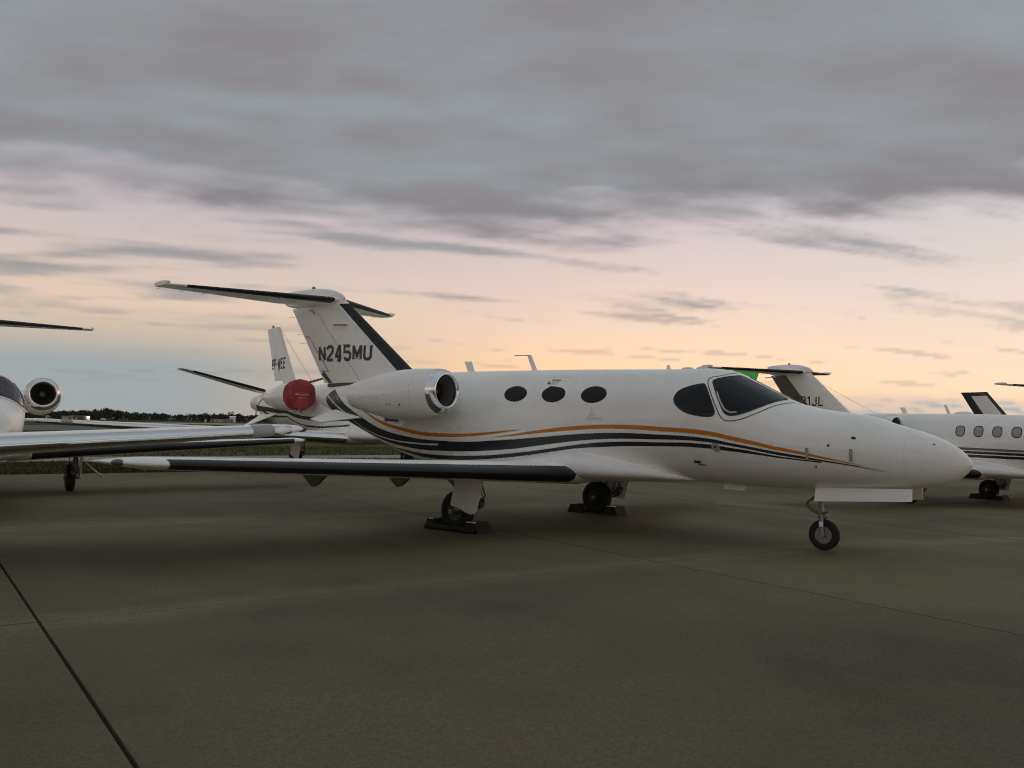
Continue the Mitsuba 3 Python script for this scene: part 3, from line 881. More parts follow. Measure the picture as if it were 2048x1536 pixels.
def jet(key, label, category, pose, style, group=None):
    """A parked twin-jet: every part is a mesh of its own under the key."""
    M = frame_of(*pose)
    st = style
    ext = st.get('ext', 1.0)
    wp = warp(ext, st.get('fat', 0.0)) if ext != 1.0 else (lambda m: m)
    tag = '%.2f' % ext
    labels[key] = {'label': label, 'category': category}
    if group:
        labels[key]['group'] = group
    K = key + '__'

    def P(part, ck, fn, material, smooth=True, lab=None):
        k = put(K + part, (ck, fn), material, M, smooth)
        if lab:
            labels[k] = {'label': lab}
        return k

    def both(part, ck, fn, material, smooth=True):
        """Right and left copies of a part; returns their keys."""
        return (P(part, ck, fn, material, smooth), P(part, ck + '~L', lambda: mirror(fn()), material, smooth))

    full = st.get('full', False)
    P('fuselage', 'fus' + tag, lambda: wp(fuselage_mesh()), 'white_paint')
    P('wing_fairing', 'fair', fairing_mesh, 'white_paint')
    # wings
    wsp = st.get('wing', {})
    wt = 'w' + repr(sorted(wsp.items()))
    W = wing_surf(**wsp)
    tip = W.tip
    ls = np.concatenate([np.linspace(0.6, 1.0, 3), np.linspace(1.05, tip - 0.40, 26)])
    tips = tip - 0.40 + 0.40 * np.sin(np.linspace(0, math.pi / 2, 12))
    for side in (0, 1):
        mm = mirror if side else (lambda m: m)
        sfx = '~L' if side else ''
        w = P('wing', wt + 'a' + sfx, lambda: mm(W.skin(ls, 0, 0.74, 24)), 'white_paint', 50)[len(K):]
        P(w + '__flap', wt + 'f' + sfx, lambda: mm(W.skin(np.linspace(1.08, 3.95, 8), 0.748, 0.998, 8)), 'white_paint', 40)
        P(w + '__aileron', wt + 'al' + sfx, lambda: mm(W.skin(np.linspace(3.97, tip - 0.42, 8), 0.746, 0.998, 8)), 'white_paint', 40)
        P(w + '__wing_tip', wt + 't' + sfx, lambda: mm(W.skin(tips, 0, 0.998, 24)), 'white_paint', 50)
        P(w + '__nav_light', wt + 'n' + sfx, lambda: mm(dome(float(W.le(tip - 0.1)[0]) - 0.16, -(tip - 0.055), float(W.le(tip - 0.1)[1]) + 0.004, 0.085, 0.055, 0.036)), 'lens')
        if st.get('wing_edge', 'boot') == 'boot':
            P(w + '__leading_edge_boot', wt + 'b' + sfx, lambda: mm(W.skin(np.linspace(0.98, tip - 0.38, 26), 0, 0.075, 14, off=0.005, close=False)), 'boot_rubber')
        else:
            P(w + '__leading_edge', wt + 'e' + sfx, lambda: mm(W.skin(np.linspace(1.02, tip - 0.06, 30), 0, 0.085, 14, off=0.004, close=False)), 'polished_metal')
            a = tip - st.get('patch', 1.45)
            P(w + '__fuel_patch', wt + 'p' + sfx, lambda: mm(W.skin(np.linspace(a, a + 0.22, 4), 0, 0.16, 12, off=0.007, close=False)), 'grey_paint')
        if full:
            for l in (1.45, 2.5, 3.85):
                s0, z0 = (float(v) for v in W.le(l))
                c0 = float(W.chord(l))
                sb = s0 - 0.80 * c0
                P(w + '__flap_fairing', wt + 'ff%.2f' % l + sfx, lambda: mm(join(plate([(sb + 0.20, -l, z0 - 0.02), (sb - 0.42, -l, z0 - 0.03), (sb - 0.34, -l, z0 - 0.14), (sb - 0.18, -l, z0 - 0.26), (sb - 0.10, -l, z0 - 0.24)], 0.05))), 'fairing_grey', 30)
    # tail
    fs = st['fin']
    F = fin_surf(*fs)
    ft = 'fin' + repr(fs)
    hinge = st.get('hinge', 0.56)
    zs = np.linspace(fs[0], fs[1], 14)
    fin = P('fin', ft + 'a', lambda: F.skin(zs, 0, hinge, 20), st.get('fin_paint', 'white_paint'), 40)[len(K):]
    rz0 = fs[0] + st.get('rudder_foot', 0.145)
    if full:
        # rudder cut short at its lower rear corner
        def rud():
            zz = np.linspace(rz0, fs[1] - 0.04, 14)
            return F.skin(zz, hinge + 0.008, 0.998, 10)
        P('rudder', ft + 'r', rud, 'white_paint', 40)
    else:
        P('rudder', ft + 'r', lambda: F.skin(np.linspace(rz0, fs[1] - 0.02, 14), hinge + 0.008, 0.998, 10), st.get('rudder_paint', 'white_paint'), 40)
    if st.get('fin_edge'):
        P(fin + '__leading_edge_boot', ft + 'b', lambda: join(*[F.skin(np.linspace(fs[0] + 0.02, fs[1] - 0.05, 14), 0, 0.115, 12, off=0.004, close=False)]), st['fin_edge'])
    S = st['stab']
    l1, lt, zr, zt, sr, st_, cr, ct = S

    def sf(l):
        return (np.asarray(l, float) - l1) / (lt - l1)
    tz = st.get('tz', 0.0)
    H = Surf(lambda l: (sr + (st_ - sr) * sf(l) - 0.10 * np.clip((np.asarray(l) - (lt - 0.12)) / 0.12, 0, 1) ** 2, zr + tz + (zt - zr) * sf(l)), lambda l: cr + (ct - cr) * sf(l) - 0.10 * np.clip((np.asarray(l) - (lt - 0.12)) / 0.12, 0, 1) ** 2,
             lambda l: 0.10 * np.sqrt(1 - 0.9 * np.clip((np.asarray(l, float) - (lt - 0.12)) / 0.12, 0, 1) ** 2), 'y')
    ht = 'stab' + repr(S) + str(tz)
    for side in (0, 1):
        mm = mirror if side else (lambda m: m)
        sfx = '~L' if side else ''
        h = P('stabilizer', ht + 'a' + sfx, lambda: mm(H.skin(np.concatenate([np.linspace(l1 - 0.1, lt - 0.12, 12), np.linspace(lt - 0.1, lt, 5)]), 0, 0.66, 18)), 'white_paint', 45)[len(K):]
        P(h + '__elevator', ht + 'e' + sfx, lambda: mm(H.skin(np.linspace(l1 + 0.22, lt - 0.02, 10), 0.668, 0.998, 8)), 'white_paint', 40)
        if st.get('stab_boot', True):
            P(h + '__leading_edge_boot', ht + 'b' + sfx, lambda: mm(H.skin(np.linspace(l1 + 0.02, lt - 0.30, 14), 0, 0.10, 12, off=0.004, close=False)), 'boot_rubber')

        def wick():
            return mm(join(*[tube([H.pt(np.array([l]), np.array([0.99]), 1)[0], H.pt(np.array([l]), np.array([0.99]), 1)[0] + [-0.13, 0, -0.02]], 0.0035, 5) for l in (lt - 0.15, lt - 0.55, lt - 0.95)]))
        if st.get('wicks', True):
            P(h + '__static_wick', ht + 'w' + sfx, wick, 'dark_metal')
        if st.get('ttail', True):
            tp = H.pt(np.array([lt - 0.02]), np.array([0.45]), 1)[0]
            P(h + '__tip_weight', ht + 'tw' + sfx, lambda: mm(join(dome(tp[0] + 0.03, tp[1] + 0.02, tp[2] + 0.025, 0.27, 0.03, 0.045))), 'white_paint')
    if st.get('ttail', True):
        P('tail_bullet', 'bullet%.2f' % tz, lambda: bullet_mesh().apply_translation([0, 0, tz]), st.get('bullet_paint', 'white_paint'))
        P('tail_bullet__beacon', 'beacon%.2f' % tz, lambda: dome(-5.42, 0, 4.045 + tz, 0.045, 0.03, 0.035), st.get('beacon', 'dull_metal'))
    # engines
    for side in (0, 1):
        mm = mirror if side else (lambda m: m)
        sfx = '~L' if side else ''
        e = P('engine', 'nac' + sfx, lambda: mm(nacelle_mesh()), 'white_paint')[len(K):]
        P(e + '__inlet_lip', 'lip' + sfx, lambda: mm(lip_mesh()), 'polished_metal')
        P(e + '__inlet_duct', 'duct' + sfx, lambda: mm(duct_mesh()), 'duct', 40)
        P(e + '__fan', 'fan' + sfx, lambda: mm(fan_mesh()), 'dark_metal', False)
        P(e + '__spinner', 'spin' + sfx, lambda: mm(spinner_mesh()), 'duct')
        P(e + '__exhaust', 'exh' + sfx, lambda: mm(exhaust_mesh()), 'white_paint', 40)
        P(e + '__pylon', 'pyl' + sfx, lambda: mm(pylon_mesh()), 'white_paint', 50)
        if full:
            k = P(e + '__screw', 'fast' + sfx, lambda: mm(fastener_mesh()), 'dark_metal')
            labels[k] = {'kind': 'stuff'}
            P(e + '__drain_plate', 'drn' + sfx, lambda: mm(bevel_box(-2.36, -2.08, -0.93, -0.86, 1.485, 1.545, 0.01)), 'dark_metal', 30)
            P(e + '__drain_mast', 'drm' + sfx, lambda: mm(plate([(-1.62, -1.20, 1.53), (-1.70, -1.20, 1.53), (-1.72, -1.20, 1.43), (-1.66, -1.20, 1.43)], 0.012)), 'white_plain', False)
    # glazing
    both('windshield_pane', 'shield', lambda: star_decal(SHIELD, 0.004, 9), 'glass')
    both('cockpit_window', 'sidew', lambda: star_decal(SIDEW, 0.004, 7), 'glass')
    both('windshield_seam', 'seam', lambda: line_decal(SEAM, 0.011, 0.003, 5), 'seal')
    both('windshield_gasket', 'gask', lambda: join(ring_decal(SHIELD, 0.022, 0.006), ring_decal(SIDEW, 0.016, 0.006)), 'seal')
    if full:
        both('windshield_trim', 'trim', lambda: line_decal([(a, b + 0.01) for a, b in SEALW], 0.02, 0.008, 5), 'bright_seal')
    if st.get('cabin') == 'row':
        for k_, s0 in enumerate(st['row']):
            poly = [(s0 + 0.115 * np.sign(math.cos(a)) * abs(math.cos(a)) ** 0.75 + 0.02 * math.sin(a), 1.15 + 0.185 * np.sign(math.sin(a)) * abs(math.sin(a)) ** 0.75) for a in np.linspace(0, 2 * math.pi, 24, endpoint=False)]
            for k in both('cabin_window', 'rw%d' % k_, lambda: star_decal(poly, 0.004, 5, 2), 'shade_glass'):
                put(k + '__frame', ('rwf%d%s' % (k_, k[-4:] if 'L' in k else str(len(k))), (lambda k=k: None)) if False else ((lambda mmm: mmm)(mirror(ring_decal(poly, 0.022, 0.007)) if int((k.split('_')[-1]) if k.split('_')[-1].isdigit() else 0) % 2 else ring_decal(poly, 0.022, 0.007))), 'seal', M)
    else:
        for k_, poly in enumerate(CABIN):
            both('cabin_window', 'cw%d' % k_, lambda: star_decal(poly, 0.004, 6, 2), 'cabin_glass')
    # landing gear
    ng = P('nose_gear', 'ngs', nose_strut_mesh, 'dull_metal', 40)[len(K):]
    P(ng + '__torque_link', 'ngl', nose_link_mesh, 'brown_stripe' if full else 'dull_metal', 40)
    P(ng + '__tyre', 'ngt', lambda: tyre_mesh(NS, NZ, 0, 0.185, 0.105, 0.105), 'tyre')
    P(ng + '__rim', 'ngr', lambda: join(rim_mesh(NS, NZ, 0, 0.107, 0.105, -1), rim_mesh(NS, NZ, 0, 0.107, 0.105, 1)), 'dull_metal', 40)
    P(ng + '__wheel_nut', 'ngn', lambda: join(lug_mesh(NS, NZ, 0, 0.107, 0.105, -1), lug_mesh(NS, NZ, 0, 0.107, 0.105, 1)), 'dark_metal', 40)
    for side in (0, 1):
        mm = mirror if side else (lambda m: m)
        sfx = '~L' if side else ''
        P(ng + '__door', 'ngd' + sfx, lambda: mm(plate([(4.46, -0.235, 0.765), (5.545, -0.20, 0.805), (5.55, -0.235, 0.665), (4.46, -0.285, 0.605)], 0.014)), 'white_paint', False)
        g = P('main_gear', 'mgs' + sfx, lambda: mm(main_strut_mesh()), 'dull_metal', 40)[len(K):]
        P(g + '__tyre', 'mgt' + sfx, lambda: mm(tyre_mesh(0.03, 0.27, GSY, 0.27, 0.17, 0.135)), 'tyre')
        P(g + '__rim', 'mgr' + sfx, lambda: mm(rim_mesh(0.03, 0.27, GSY, 0.137, 0.17, -1)), 'wheel_metal', 40)
        P(g + '__brake', 'mgk' + sfx, lambda: mm(lathe_y([(GSY + 0.03, 0.132), (GSY + 0.075, 0.132), (GSY + 0.085, 0.12), (GSY + 0.085, 0.0)], 0.03, 0.27, 28)), 'seal', 40)
        P(g + '__wheel_nut', 'mgn' + sfx, lambda: mm(lug_mesh(0.03, 0.27, GSY, 0.137, 0.17, -1, 8)), 'dark_metal', 40)
        P(g + '__brake_line', 'mgb' + sfx, lambda: mm(brake_line_mesh()), 'dark_metal', 40)
        P(g + '__door', 'mgd' + sfx, lambda: mm(main_door_mesh()), 'white_paint', False)
    if full:
        P(ng + '__tow_flag', 'ngf', lambda: join(tube([(4.435, -0.05, 0.79), (4.44, -0.052, 0.60)], 0.012, 6)), 'red')
        P(ng + '__placard', 'ngp', lambda: box(4.45, 4.50, -0.1, -0.094, 0.29, 0.35), 'reflector', False)
    # ventral strakes
    if st.get('strakes', True):
        both('strake', 'strk' + tag, lambda: wp(plate([(-3.30, -0.46, 1.56), (-4.36, -0.27, 1.69), (-4.92, -0.40, 1.51), (-4.42, -0.56, 1.45)], 0.02)), 'white_paint', False)
    # antennas
    P('antenna', 'ant1', lambda: blade(-1.36, -1.21, -1.46, -1.30, 2.28, 2.49), 'white_paint', 40)
    P('antenna', 'ant2', lambda: blade(-0.03, 0.075, -0.15, -0.07, 2.27, 2.55), 'white_paint', 40)
    if full:
        P('antenna__rod', 'ant2r', lambda: tube([(-0.10, 0, 2.545), (-0.40, 0, 2.552)], 0.007, 6), 'grey_paint')
        P('antenna', 'ant3', lambda: blade(2.28, 2.38, 2.31, 2.34, 2.24, 2.325), 'white_paint', 40)
        for s_ in (2.62, 2.84):
            P('antenna', 'antd%.2f' % s_, lambda: dome(s_, 0, 2.262, 0.085, 0.06, 0.022), 'white_plain')
    if st.get('hump'):
        P('antenna', 'hump', lambda: dome(0.40, 0, 2.24, 0.34, 0.12, 0.13), 'white_paint')
        P('antenna__wire', 'wire', lambda: tube([(-4.85, 0, 3.56), (-2.3, 0, 2.35)], 0.004, 5), 'dark_metal')
    if st.get('wire'):
        P('antenna__wire', 'wire' + key, lambda: tube(st['wire'], 0.006, 5), 'grey_paint')
    return M, F, W, H


# ------------------------------------------------------------------ the jets
TFIN = (2.05, 3.72, -2.22, -4.44, -4.92, -6.10)
TSTAB = (0.12, 2.72, 3.755, 3.825, -4.60, -6.00, 1.46, 0.50)
LOWFIN = (2.25, 4.22, -3.42, -4.78, -4.95, -5.72)
LOWSTAB = (0.22, 2.6, 2.19, 2.82, -5.20, -6.02, 1.2, 0.62)
yawA = -38.89
A = 'business_jet'
MA, FA, WA, HA = jet(A, 'large white jet in front with orange and black stripes and N245MU on its tail', 'airplane', (0.346, 13.671, 0.0, yawA, 1.0),
                     dict(fin=TFIN, stab=TSTAB, fin_edge='boot_rubber', full=True))


def PA(part, build, material, smooth=True, lab=None):
    k = put(A + '__' + part, build, material, MA, smooth)
    if lab:
        labels[k] = {'label': lab}
    return k


for nm, lst in STRIPES.items():
    for up, lo, off in lst:
        PA(nm, band_decal(up, lo, off), nm)
        PA(nm, mirror(band_decal(up, lo, off)), nm)
wl = np.array(WHITE_LINE)
for f_ in (lambda m: m, mirror):
    PA('white_pinstripe', f_(line_decal(wl, 0.030, 0.0055, 6)), 'white_plain')
# registration on both sides of the fin, trim tab seams, blade antenna
tp = text_polys('N245MU', -5.15, -3.62, 2.635, 2.605, 0.25)
PA('fin__lettering', fin_text(FA, tp, -1, 0.005), 'lettering', False)
tpl = [(-(S - (-4.355)) * 1.0 - 4.355, Z, f[:, ::-1]) for S, Z, f in tp]
PA('fin__lettering', fin_text(FA, tpl, 1, 0.005), 'lettering', False)
PA('rudder__trim_seam', fin_line(FA, [(-5.66, 3.11), (-5.51, 3.11), (-4.87, 2.42), (-5.13, 2.43)], 0.014), 'lettering', False)
PA('rudder__hinge_seam', fin_line(FA, [(-5.45, 3.60), (-5.36, 3.60), (-5.27, 3.50)], 0.02), 'lettering', False)
PA('fin__blade_antenna', plate([(-4.72, -0.06, 3.29), (-4.27, -0.06, 3.265), (-4.33, -0.17, 3.265), (-4.62, -0.17, 3.28)], 0.016), 'grey_paint', False)
PA('rudder__static_wick', join(*[tube([(s_, 0, z_), (s_ - 0.18, 0, z_ + 0.005)], 0.0035, 5) for s_, z_ in ((-5.98, 3.52), (-5.72, 3.16), (-5.6, 2.98))]), 'dark_metal')
PA('rudder__black_corner', fin_text(FA, [(np.array([-5.115, -4.87, -4.76, -5.02]), np.array([2.37, 2.2, 2.2, 2.42]), np.array([[0, 1, 2], [0, 2, 3]]))], -1, 0.006), 'black_stripe', False)
PA('rudder__clip', join(dome(-4.53, -0.075, 2.63, 0.035, 0.02, 0.035), tube([(-4.58, -0.08, 2.62), (-4.50, -0.085, 2.58), (-4.46, -0.08, 2.66)], 0.012, 6)), 'dark_metal')
PA('rudder__foot', join(box(-4.86, -4.02, -0.06, 0.06, 2.12, 2.188), box(-4.06, -3.97, -0.085, 0.085, 2.13, 2.205)), 'dark_metal', False)
# small fittings on the right of the fuselage
PA('emergency_handle', rect_decal(0.815, 0.735, 0.075, 0.018, 0.006, 0.4), 'grey_paint', False)
PA('warning_mark', join(rect_decal(0.70, 0.80, 0.012, 0.03, 0.006), rect_decal(0.72, 0.83, 0.03, 0.012, 0.007)), 'red', False)
PA('small_print', join(*[rect_decal(0.775 + 0.04 * k, 0.805 + 0.03 * (k % 2), 0.014, 0.009, 0.006) for k in range(3)]), 'grey_paint', False)
PA('emblem', join(*[rect_decal(1.57 + a, 1.45 + b, c, d, 0.004, e) for a, b, c, d, e in ((0.0, -0.05, 0.016, 0.05, 0.2), (0.01, 0.02, 0.045, 0.018, 0.0), (-0.05, 0.06, 0.014, 0.035, -0.3), (0.07, 0.07, 0.10, 0.010, 0.0))]), 'pale_print', False)
PA('door_latch', join(rect_decal(4.50, 1.69, 0.018, 0.060, 0.008)), 'grey_paint', False)
PA('door_latch', join(rect_decal(4.975, 1.66, 0.018, 0.060, 0.008)), 'grey_paint', False)
PA('fuel_cap', disc_decal(3.391, 1.888, 0.058, 0.007), 'grey_paint', False)
PA('fuel_cap__keyhole', disc_decal(3.388, 1.880, 0.016, 0.009), 'lettering', False)
PA('static_port', disc_decal(4.735, 1.481, 0.014, 0.006), 'lettering', False)
PA('static_port', disc_decal(4.589, 1.965, 0.012, 0.006), 'lettering', False)
PA('static_port', rect_decal(4.995, 1.238, 0.022, 0.016, 0.006), 'lettering', False)
PA('static_port', disc_decal(5.778, 0.811, 0.010, 0.006), 'lettering', False)
PA('door_step_light', join(rect_decal(3.10, 2.21, 0.045, 0.022, 0.007), rect_decal(3.15, 2.27, 0.05, 0.010, 0.006)), 'dark_metal', False)
PA('radome_seam', line_decal([(5.505, t) for t in np.linspace(0.02, 3.1, 24)], 0.006, 0.003), 'radome_line', False)
PA('radome_seam', mirror(line_decal([(5.505, t) for t in np.linspace(0.02, 3.1, 24)], 0.005, 0.003)), 'radome_line', False)
for f_ in (lambda m: m, mirror):
    for lp in ([(0.60, 0.62), (1.14, 0.62), (1.14, 1.62), (0.60, 1.62), (0.60, 0.62)],):
        q = np.array([np.array(a) + (np.array(b) - np.array(a)) * t for a, b in zip(lp[:-1], lp[1:]) for t in np.linspace(0, 1, 8, endpoint=False)] + [np.array(lp[-1])])
        PA('panel_seam', f_(line_decal(q, 0.006, 0.0025)), 'radome_line', False)
    for s_ in (2.62, -1.0, -2.75):
        PA('panel_seam', f_(line_decal([(s_, t) for t in np.linspace(0.0, 3.1, 24)], 0.005, 0.002)), 'radome_line', False)
PA('belly_mast', plate([(3.20, -0.10, 0.74), (3.52, -0.10, 0.74), (3.50, -0.10, 0.665), (3.22, -0.10, 0.675)], 0.02), 'white_plain', False)

# second jet of the same type, left, seen almost head-on
D = 'business_jet_001'
jet(D, 'white T-tailed jet at far left seen nearly head-on, with bare round engine intake', 'airplane', (-10.33, 16.94, 0.0, -58.6, 1.0), dict(fin=TFIN, stab=TSTAB, fin_edge='boot_rubber'))
put(D + '__main_gear_001__door_stay', tube([(0.05, 1.93, 0.66), (0.0, 2.15, 0.44), (-0.06, 2.34, 0.27)], [0.018, 0.018, 0.028], 8), 'white_plain', frame_of(-10.33, 16.94, 0.0, -58.6, 1.0))
# nearer jet, left, out of frame but for its wing with a polished leading edge
C = 'business_jet_002'
jet(C, 'jet at left showing only a long wing with a polished leading edge', 'airplane', (-9.60, 7.05, 0.0, -60.0, 1.2), dict(fin=TFIN, stab=TSTAB, wing_edge='metal', wing=dict(tip=6.80, dih=0.059, tip_chord=0.8), patch=0.66))
# larger jet behind, red intake covers
B = 'business_jet_003'
poseB = (-5.20, 29.30, 0.0, -50.0, 1.2)
MB_, FB_, WB_, HB_ = jet(B, 'white jet behind with PP-WEE on its fin and a red engine cover', 'airplane', poseB,
                         dict(ext=1.45, fat=0.9, fin=LOWFIN, stab=LOWSTAB, ttail=False, wing_edge='metal', wing=dict(tip=8.15, dih=0.05, tip_chord=0.85, root_chord=2.2), patch=0.98, rudder_foot=0.25, wire=[(-4.7, 0, 4.12), (-2.4, 0, 2.32)]))
put(B + '__fin__lettering', fin_text(FB_, text_polys('PP-WEE', -5.27, -4.22, 2.87, 2.90, 0.30, 0.20), -1, 0.006), 'lettering', MB_, False)
put(B + '__fin__lettering', fin_text(FB_, [(-S - 9.49, Z, f[:, ::-1]) for S, Z, f in text_polys('PP-WEE', -5.27, -4.22, 2.87, 2.90, 0.30, 0.20)], 1, 0.006), 'lettering', MB_, False)
put(B + '__tail_beacon', dome(-5.28, 0, 4.26, 0.05, 0.03, 0.04), 'red', MB_)
wB = warp(1.45, 0.9)
for f_ in (lambda m: m, mirror):
    put(B + '__black_stripe', f_(wB(line_decal([(-4.85, 1.9), (-4.4, 1.75), (-3.9, 1.70), (-3.2, 1.78), (-2.0, 1.8), (0, 1.8), (3, 1.75)], 0.10, 0.004, 6))), 'black_stripe', MB_)
    put(B + '__black_stripe', f_(wB(line_decal([(-4.85, 1.9), (-4.55, 1.45), (-4.2, 0.9), (-3.95, 0.2)], 0.035, 0.004, 6))), 'black_stripe', MB_)
    put(B + '__black_stripe', f_(wB(line_decal([(-4.4, 1.75), (-3.8, 2.0), (-3.0, 2.05), (-1.5, 2.1), (1, 2.0)], 0.05, 0.004, 6))), 'black_stripe', MB_)
put(B + '__tail_mast', tube([(-6.3, -0.05, 1.80), (-6.28, -0.06, 1.25)], 0.02, 8), 'dark_metal', MB_)
# right-hand row
E_ = 'business_jet_004'
poseE = (11.61, 23.51, -0.37, -59.1, 1.0)
ME, FE, WE, HE = jet(E_, 'white jet at right with brown rudder and 731JL on its tail', 'airplane', poseE,
                     dict(tz=-0.14, fin=(2.05, 3.58, -2.75, -4.55, -5.0, -6.2), stab=(0.12, 2.76, 3.755, 3.86, -4.72, -6.05, 1.46, 0.5), rudder_paint='brown_paint', hinge=0.60, beacon='beacon', hump=True, cabin='row',
                          row=[0.763, 1.242, 1.717, 2.192, 2.667]))
put(E_ + '__fin__lettering', fin_text(FE, text_polys('N731JL', -5.45, -4.02, 2.585, 2.575, 0.265, 0.16), -1, 0.005), 'lettering', ME, False)
put(E_ + '__rudder__gust_lock', tube([(-6.34, -0.09, 3.50), (-5.85, -0.13, 3.505)], 0.018, 6), 'reflector', ME)
for f_ in (lambda m: m, mirror):
    for nm, a, b, c in (('brown_stripe', 1.635, 1.70, 0.02), ('black_stripe', 1.728, 1.80, 0.02), ('black_stripe', 1.832, 1.915, 0.02)):
        ss_ = np.linspace(-2.4, 3.6, 12)
        put(E_ + '__' + nm, f_(band_decal([(s, a + c * (s - 0.8) * 1.0) for s in ss_], [(s, b + c * (s - 0.8)) for s in ss_], 0.004, 40)), nm, ME)
Fj = 'business_jet_005'
poseF = (32.3, 50.2, -0.70, -59.0, 1.15)
MF, FF, WF, HF = jet(Fj, 'jet far behind at right showing only a fin edged in black', 'airplane', poseF, dict(ext=1.6, fin=(2.25, 4.05, -3.2, -4.75, -5.1, -6.25), stab=LOWSTAB, ttail=False, fin_edge='black_stripe', rudder_paint='black_stripe', hinge=0.68, wicks=False, stab_boot=False))
put(Fj + '__fin__cap', FF.skin(np.linspace(3.85, 4.06, 4), 0, 0.999, 14, off=0.006), 'black_stripe', MF, 40)
jet('business_jet_006', 'jet off at the right edge showing only its tailplane tip', 'airplane', (25.7, 32.6, -0.37, -59.0, 1.0), dict(fin=TFIN, stab=TSTAB, fin_edge='boot_rubber'))
jet('business_jet_007', 'jet hidden in the background showing only the tip of a bright green fin', 'airplane', (5.60, 41.0, -0.37, 190.0, 1.12), dict(ext=1.5, fin=(2.25, 4.12, -3.42, -4.45, -4.95, -5.62), stab=(0.22, 2.6, 2.6, 3.0, -5.1, -5.8, 1.2, 0.62), ttail=False, fin_paint='green_paint', rudder_paint='green_paint', wicks=False))


# ------------------------------------------------------------------ red intake cover on the PP-WEE jet
def cover_mesh(left=False):
    n = 48
    w = np.arange(n) * 2 * np.pi / n
    rows = []
    r_ = np.random.default_rng(4)
    wr = 0.004 * np.sin(w * 7 + 0.6) + 0.004 * np.sin(w * 13 + 2)
    for s, r in ((-1.02, 0.395), (-0.95, 0.425), (-0.80, 0.435), (-0.68, 0.425), (-0.61, 0.395), (-0.575, 0.34), (-0.56, 0.25), (-0.553, 0.15), (-0.55, 0.05), (-0.55, 0.0)):
        k = min(1, r / 0.3)
        rows.append(np.stack([np.full(n, s) + 0.02 * k * np.sin(w * 5 + r * 9), EY + (r + wr * k) * np.sin(w), 1.945 + (r + wr * k) * np.cos(w)], -1))
    m = grid(np.array(rows), cv=True)
    return mirror(m) if left else m


poseBm = MB_
for i, lf in enumerate((False, True)):
    k = 'engine_cover' if i == 0 else 'engine_cover_001'
    put(k + '__cloth', cover_mesh(lf), 'red_cloth', MB_)
    sg = 1 if lf else -1
    put(k + '__strap', tube([(-0.60, sg * 1.33, 1.60), (-0.52, sg * 1.42, 1.50), (-0.55, sg * 1.50, 1.44)], 0.010, 6), 'faded_print', MB_)
    put(k + '__cord', join(tube([(-0.9, sg * 1.25, 1.56), (-1.1, sg * 1.22, 1.46), (-1.3, sg * 1.2, 1.52)], 0.008, 6), tube([(-1.0, sg * 1.1, 1.57), (-1.15, sg * 1.0, 1.44), (-1.35, sg * 1.0, 1.55)], 0.008, 6)), 'dark_metal', MB_)
labels['engine_cover'] = {'label': 'red cloth cover with faded print over the near intake of the PP-WEE jet', 'category': 'engine cover'}
labels['engine_cover_001'] = {'label': 'red cloth cover over the far intake of the PP-WEE jet', 'category': 'engine cover'}


def faded_lines():
    """Two lines of worn, illegible print as broken dashes."""
    r = np.random.default_rng(8)
    ms = []
    for z0, a, b, h in ((1.925, -0.13, 0.27, 0.05), (1.845, 0.0, 0.20, 0.035)):
        y = a
        while y < b:
            w = r.uniform(0.016, 0.034)
            ms.append(box(-0.546, -0.538, EY + 0.02 - y, EY + 0.02 - y - w, z0 + r.uniform(0, 0.01), z0 + h * r.uniform(0.6, 1.0)))
            y += w + r.uniform(0.008, 0.02)
    return join(*ms)


k_ = put('engine_cover__faded_print', faded_lines(), 'faded_print', MB_, False)
labels[k_] = {'kind': 'stuff'}


# ------------------------------------------------------------------ wheel chocks
def wedge(x0, x1, y0, y1, h, t):
    """A chock: long base x0..x1, top narrowed by t on both ends."""
    p = [(x0, y, 0.0) for y in (y0, y1)] + [(x1, y, 0.0) for y in (y0, y1)] + [(x0 + t, y, h) for y in (y0, y1)] + [(x1 - t, y, h) for y in (y0, y1)] + [(x0, y, 0.02) for y in (y0, y1)] + [(x1, y, 0.02) for y in (y0, y1)]
    return trimesh.convex.convex_hull(np.array(p))


def chocks(key, label, M, side, z=0.0, group=None):
    yo = side * 1.74
    a, b = yo - 0.15, yo + 0.15
    put(key + '__wedge', wedge(-0.47, -0.185, a, b, 0.14, 0.07), 'chock_rubber', M, False)
    put(key + '__wedge', wedge(0.245, 0.53, a, b, 0.14, 0.07), 'chock_rubber', M, False)
    o = yo + side * 0.165
    put(key + '__bar', bevel_box(-0.42, 0.48, o - 0.03, o + 0.03, 0.01, 0.075, 0.012), 'chock_rubber', M, 30)
    c = yo - side * 0 - 0.15 if side < 0 else yo - 0.15
    put(key + '__reflective_strip', box(0.31, 0.465, yo - 0.145, yo - 0.10, 0.139, 0.148), 'reflector', M, False)
    put(key + '__reflective_dot', box(-0.37, -0.33, yo - 0.145, yo - 0.11, 0.139, 0.148), 'reflector', M, False)
    labels[key] = {'label': label, 'category': 'wheel chock'}


chocks('wheel_chock', 'black rubber chocks round the near main wheel of the striped jet', MA, -1)
chocks('wheel_chock_001', 'black rubber chocks round the far main wheel of the striped jet', MA, 1)
chocks('wheel_chock_002', 'black chocks round a main wheel of the 731JL jet at right', ME, 1)


# ------------------------------------------------------------------ far side of the field: trees, buildings, lights
def far_pt(px, dist):
    """Point on the ground in the direction of azimuth px (tangent units) at depth dist."""
    return np.array([px * dist, dist, -0.05])


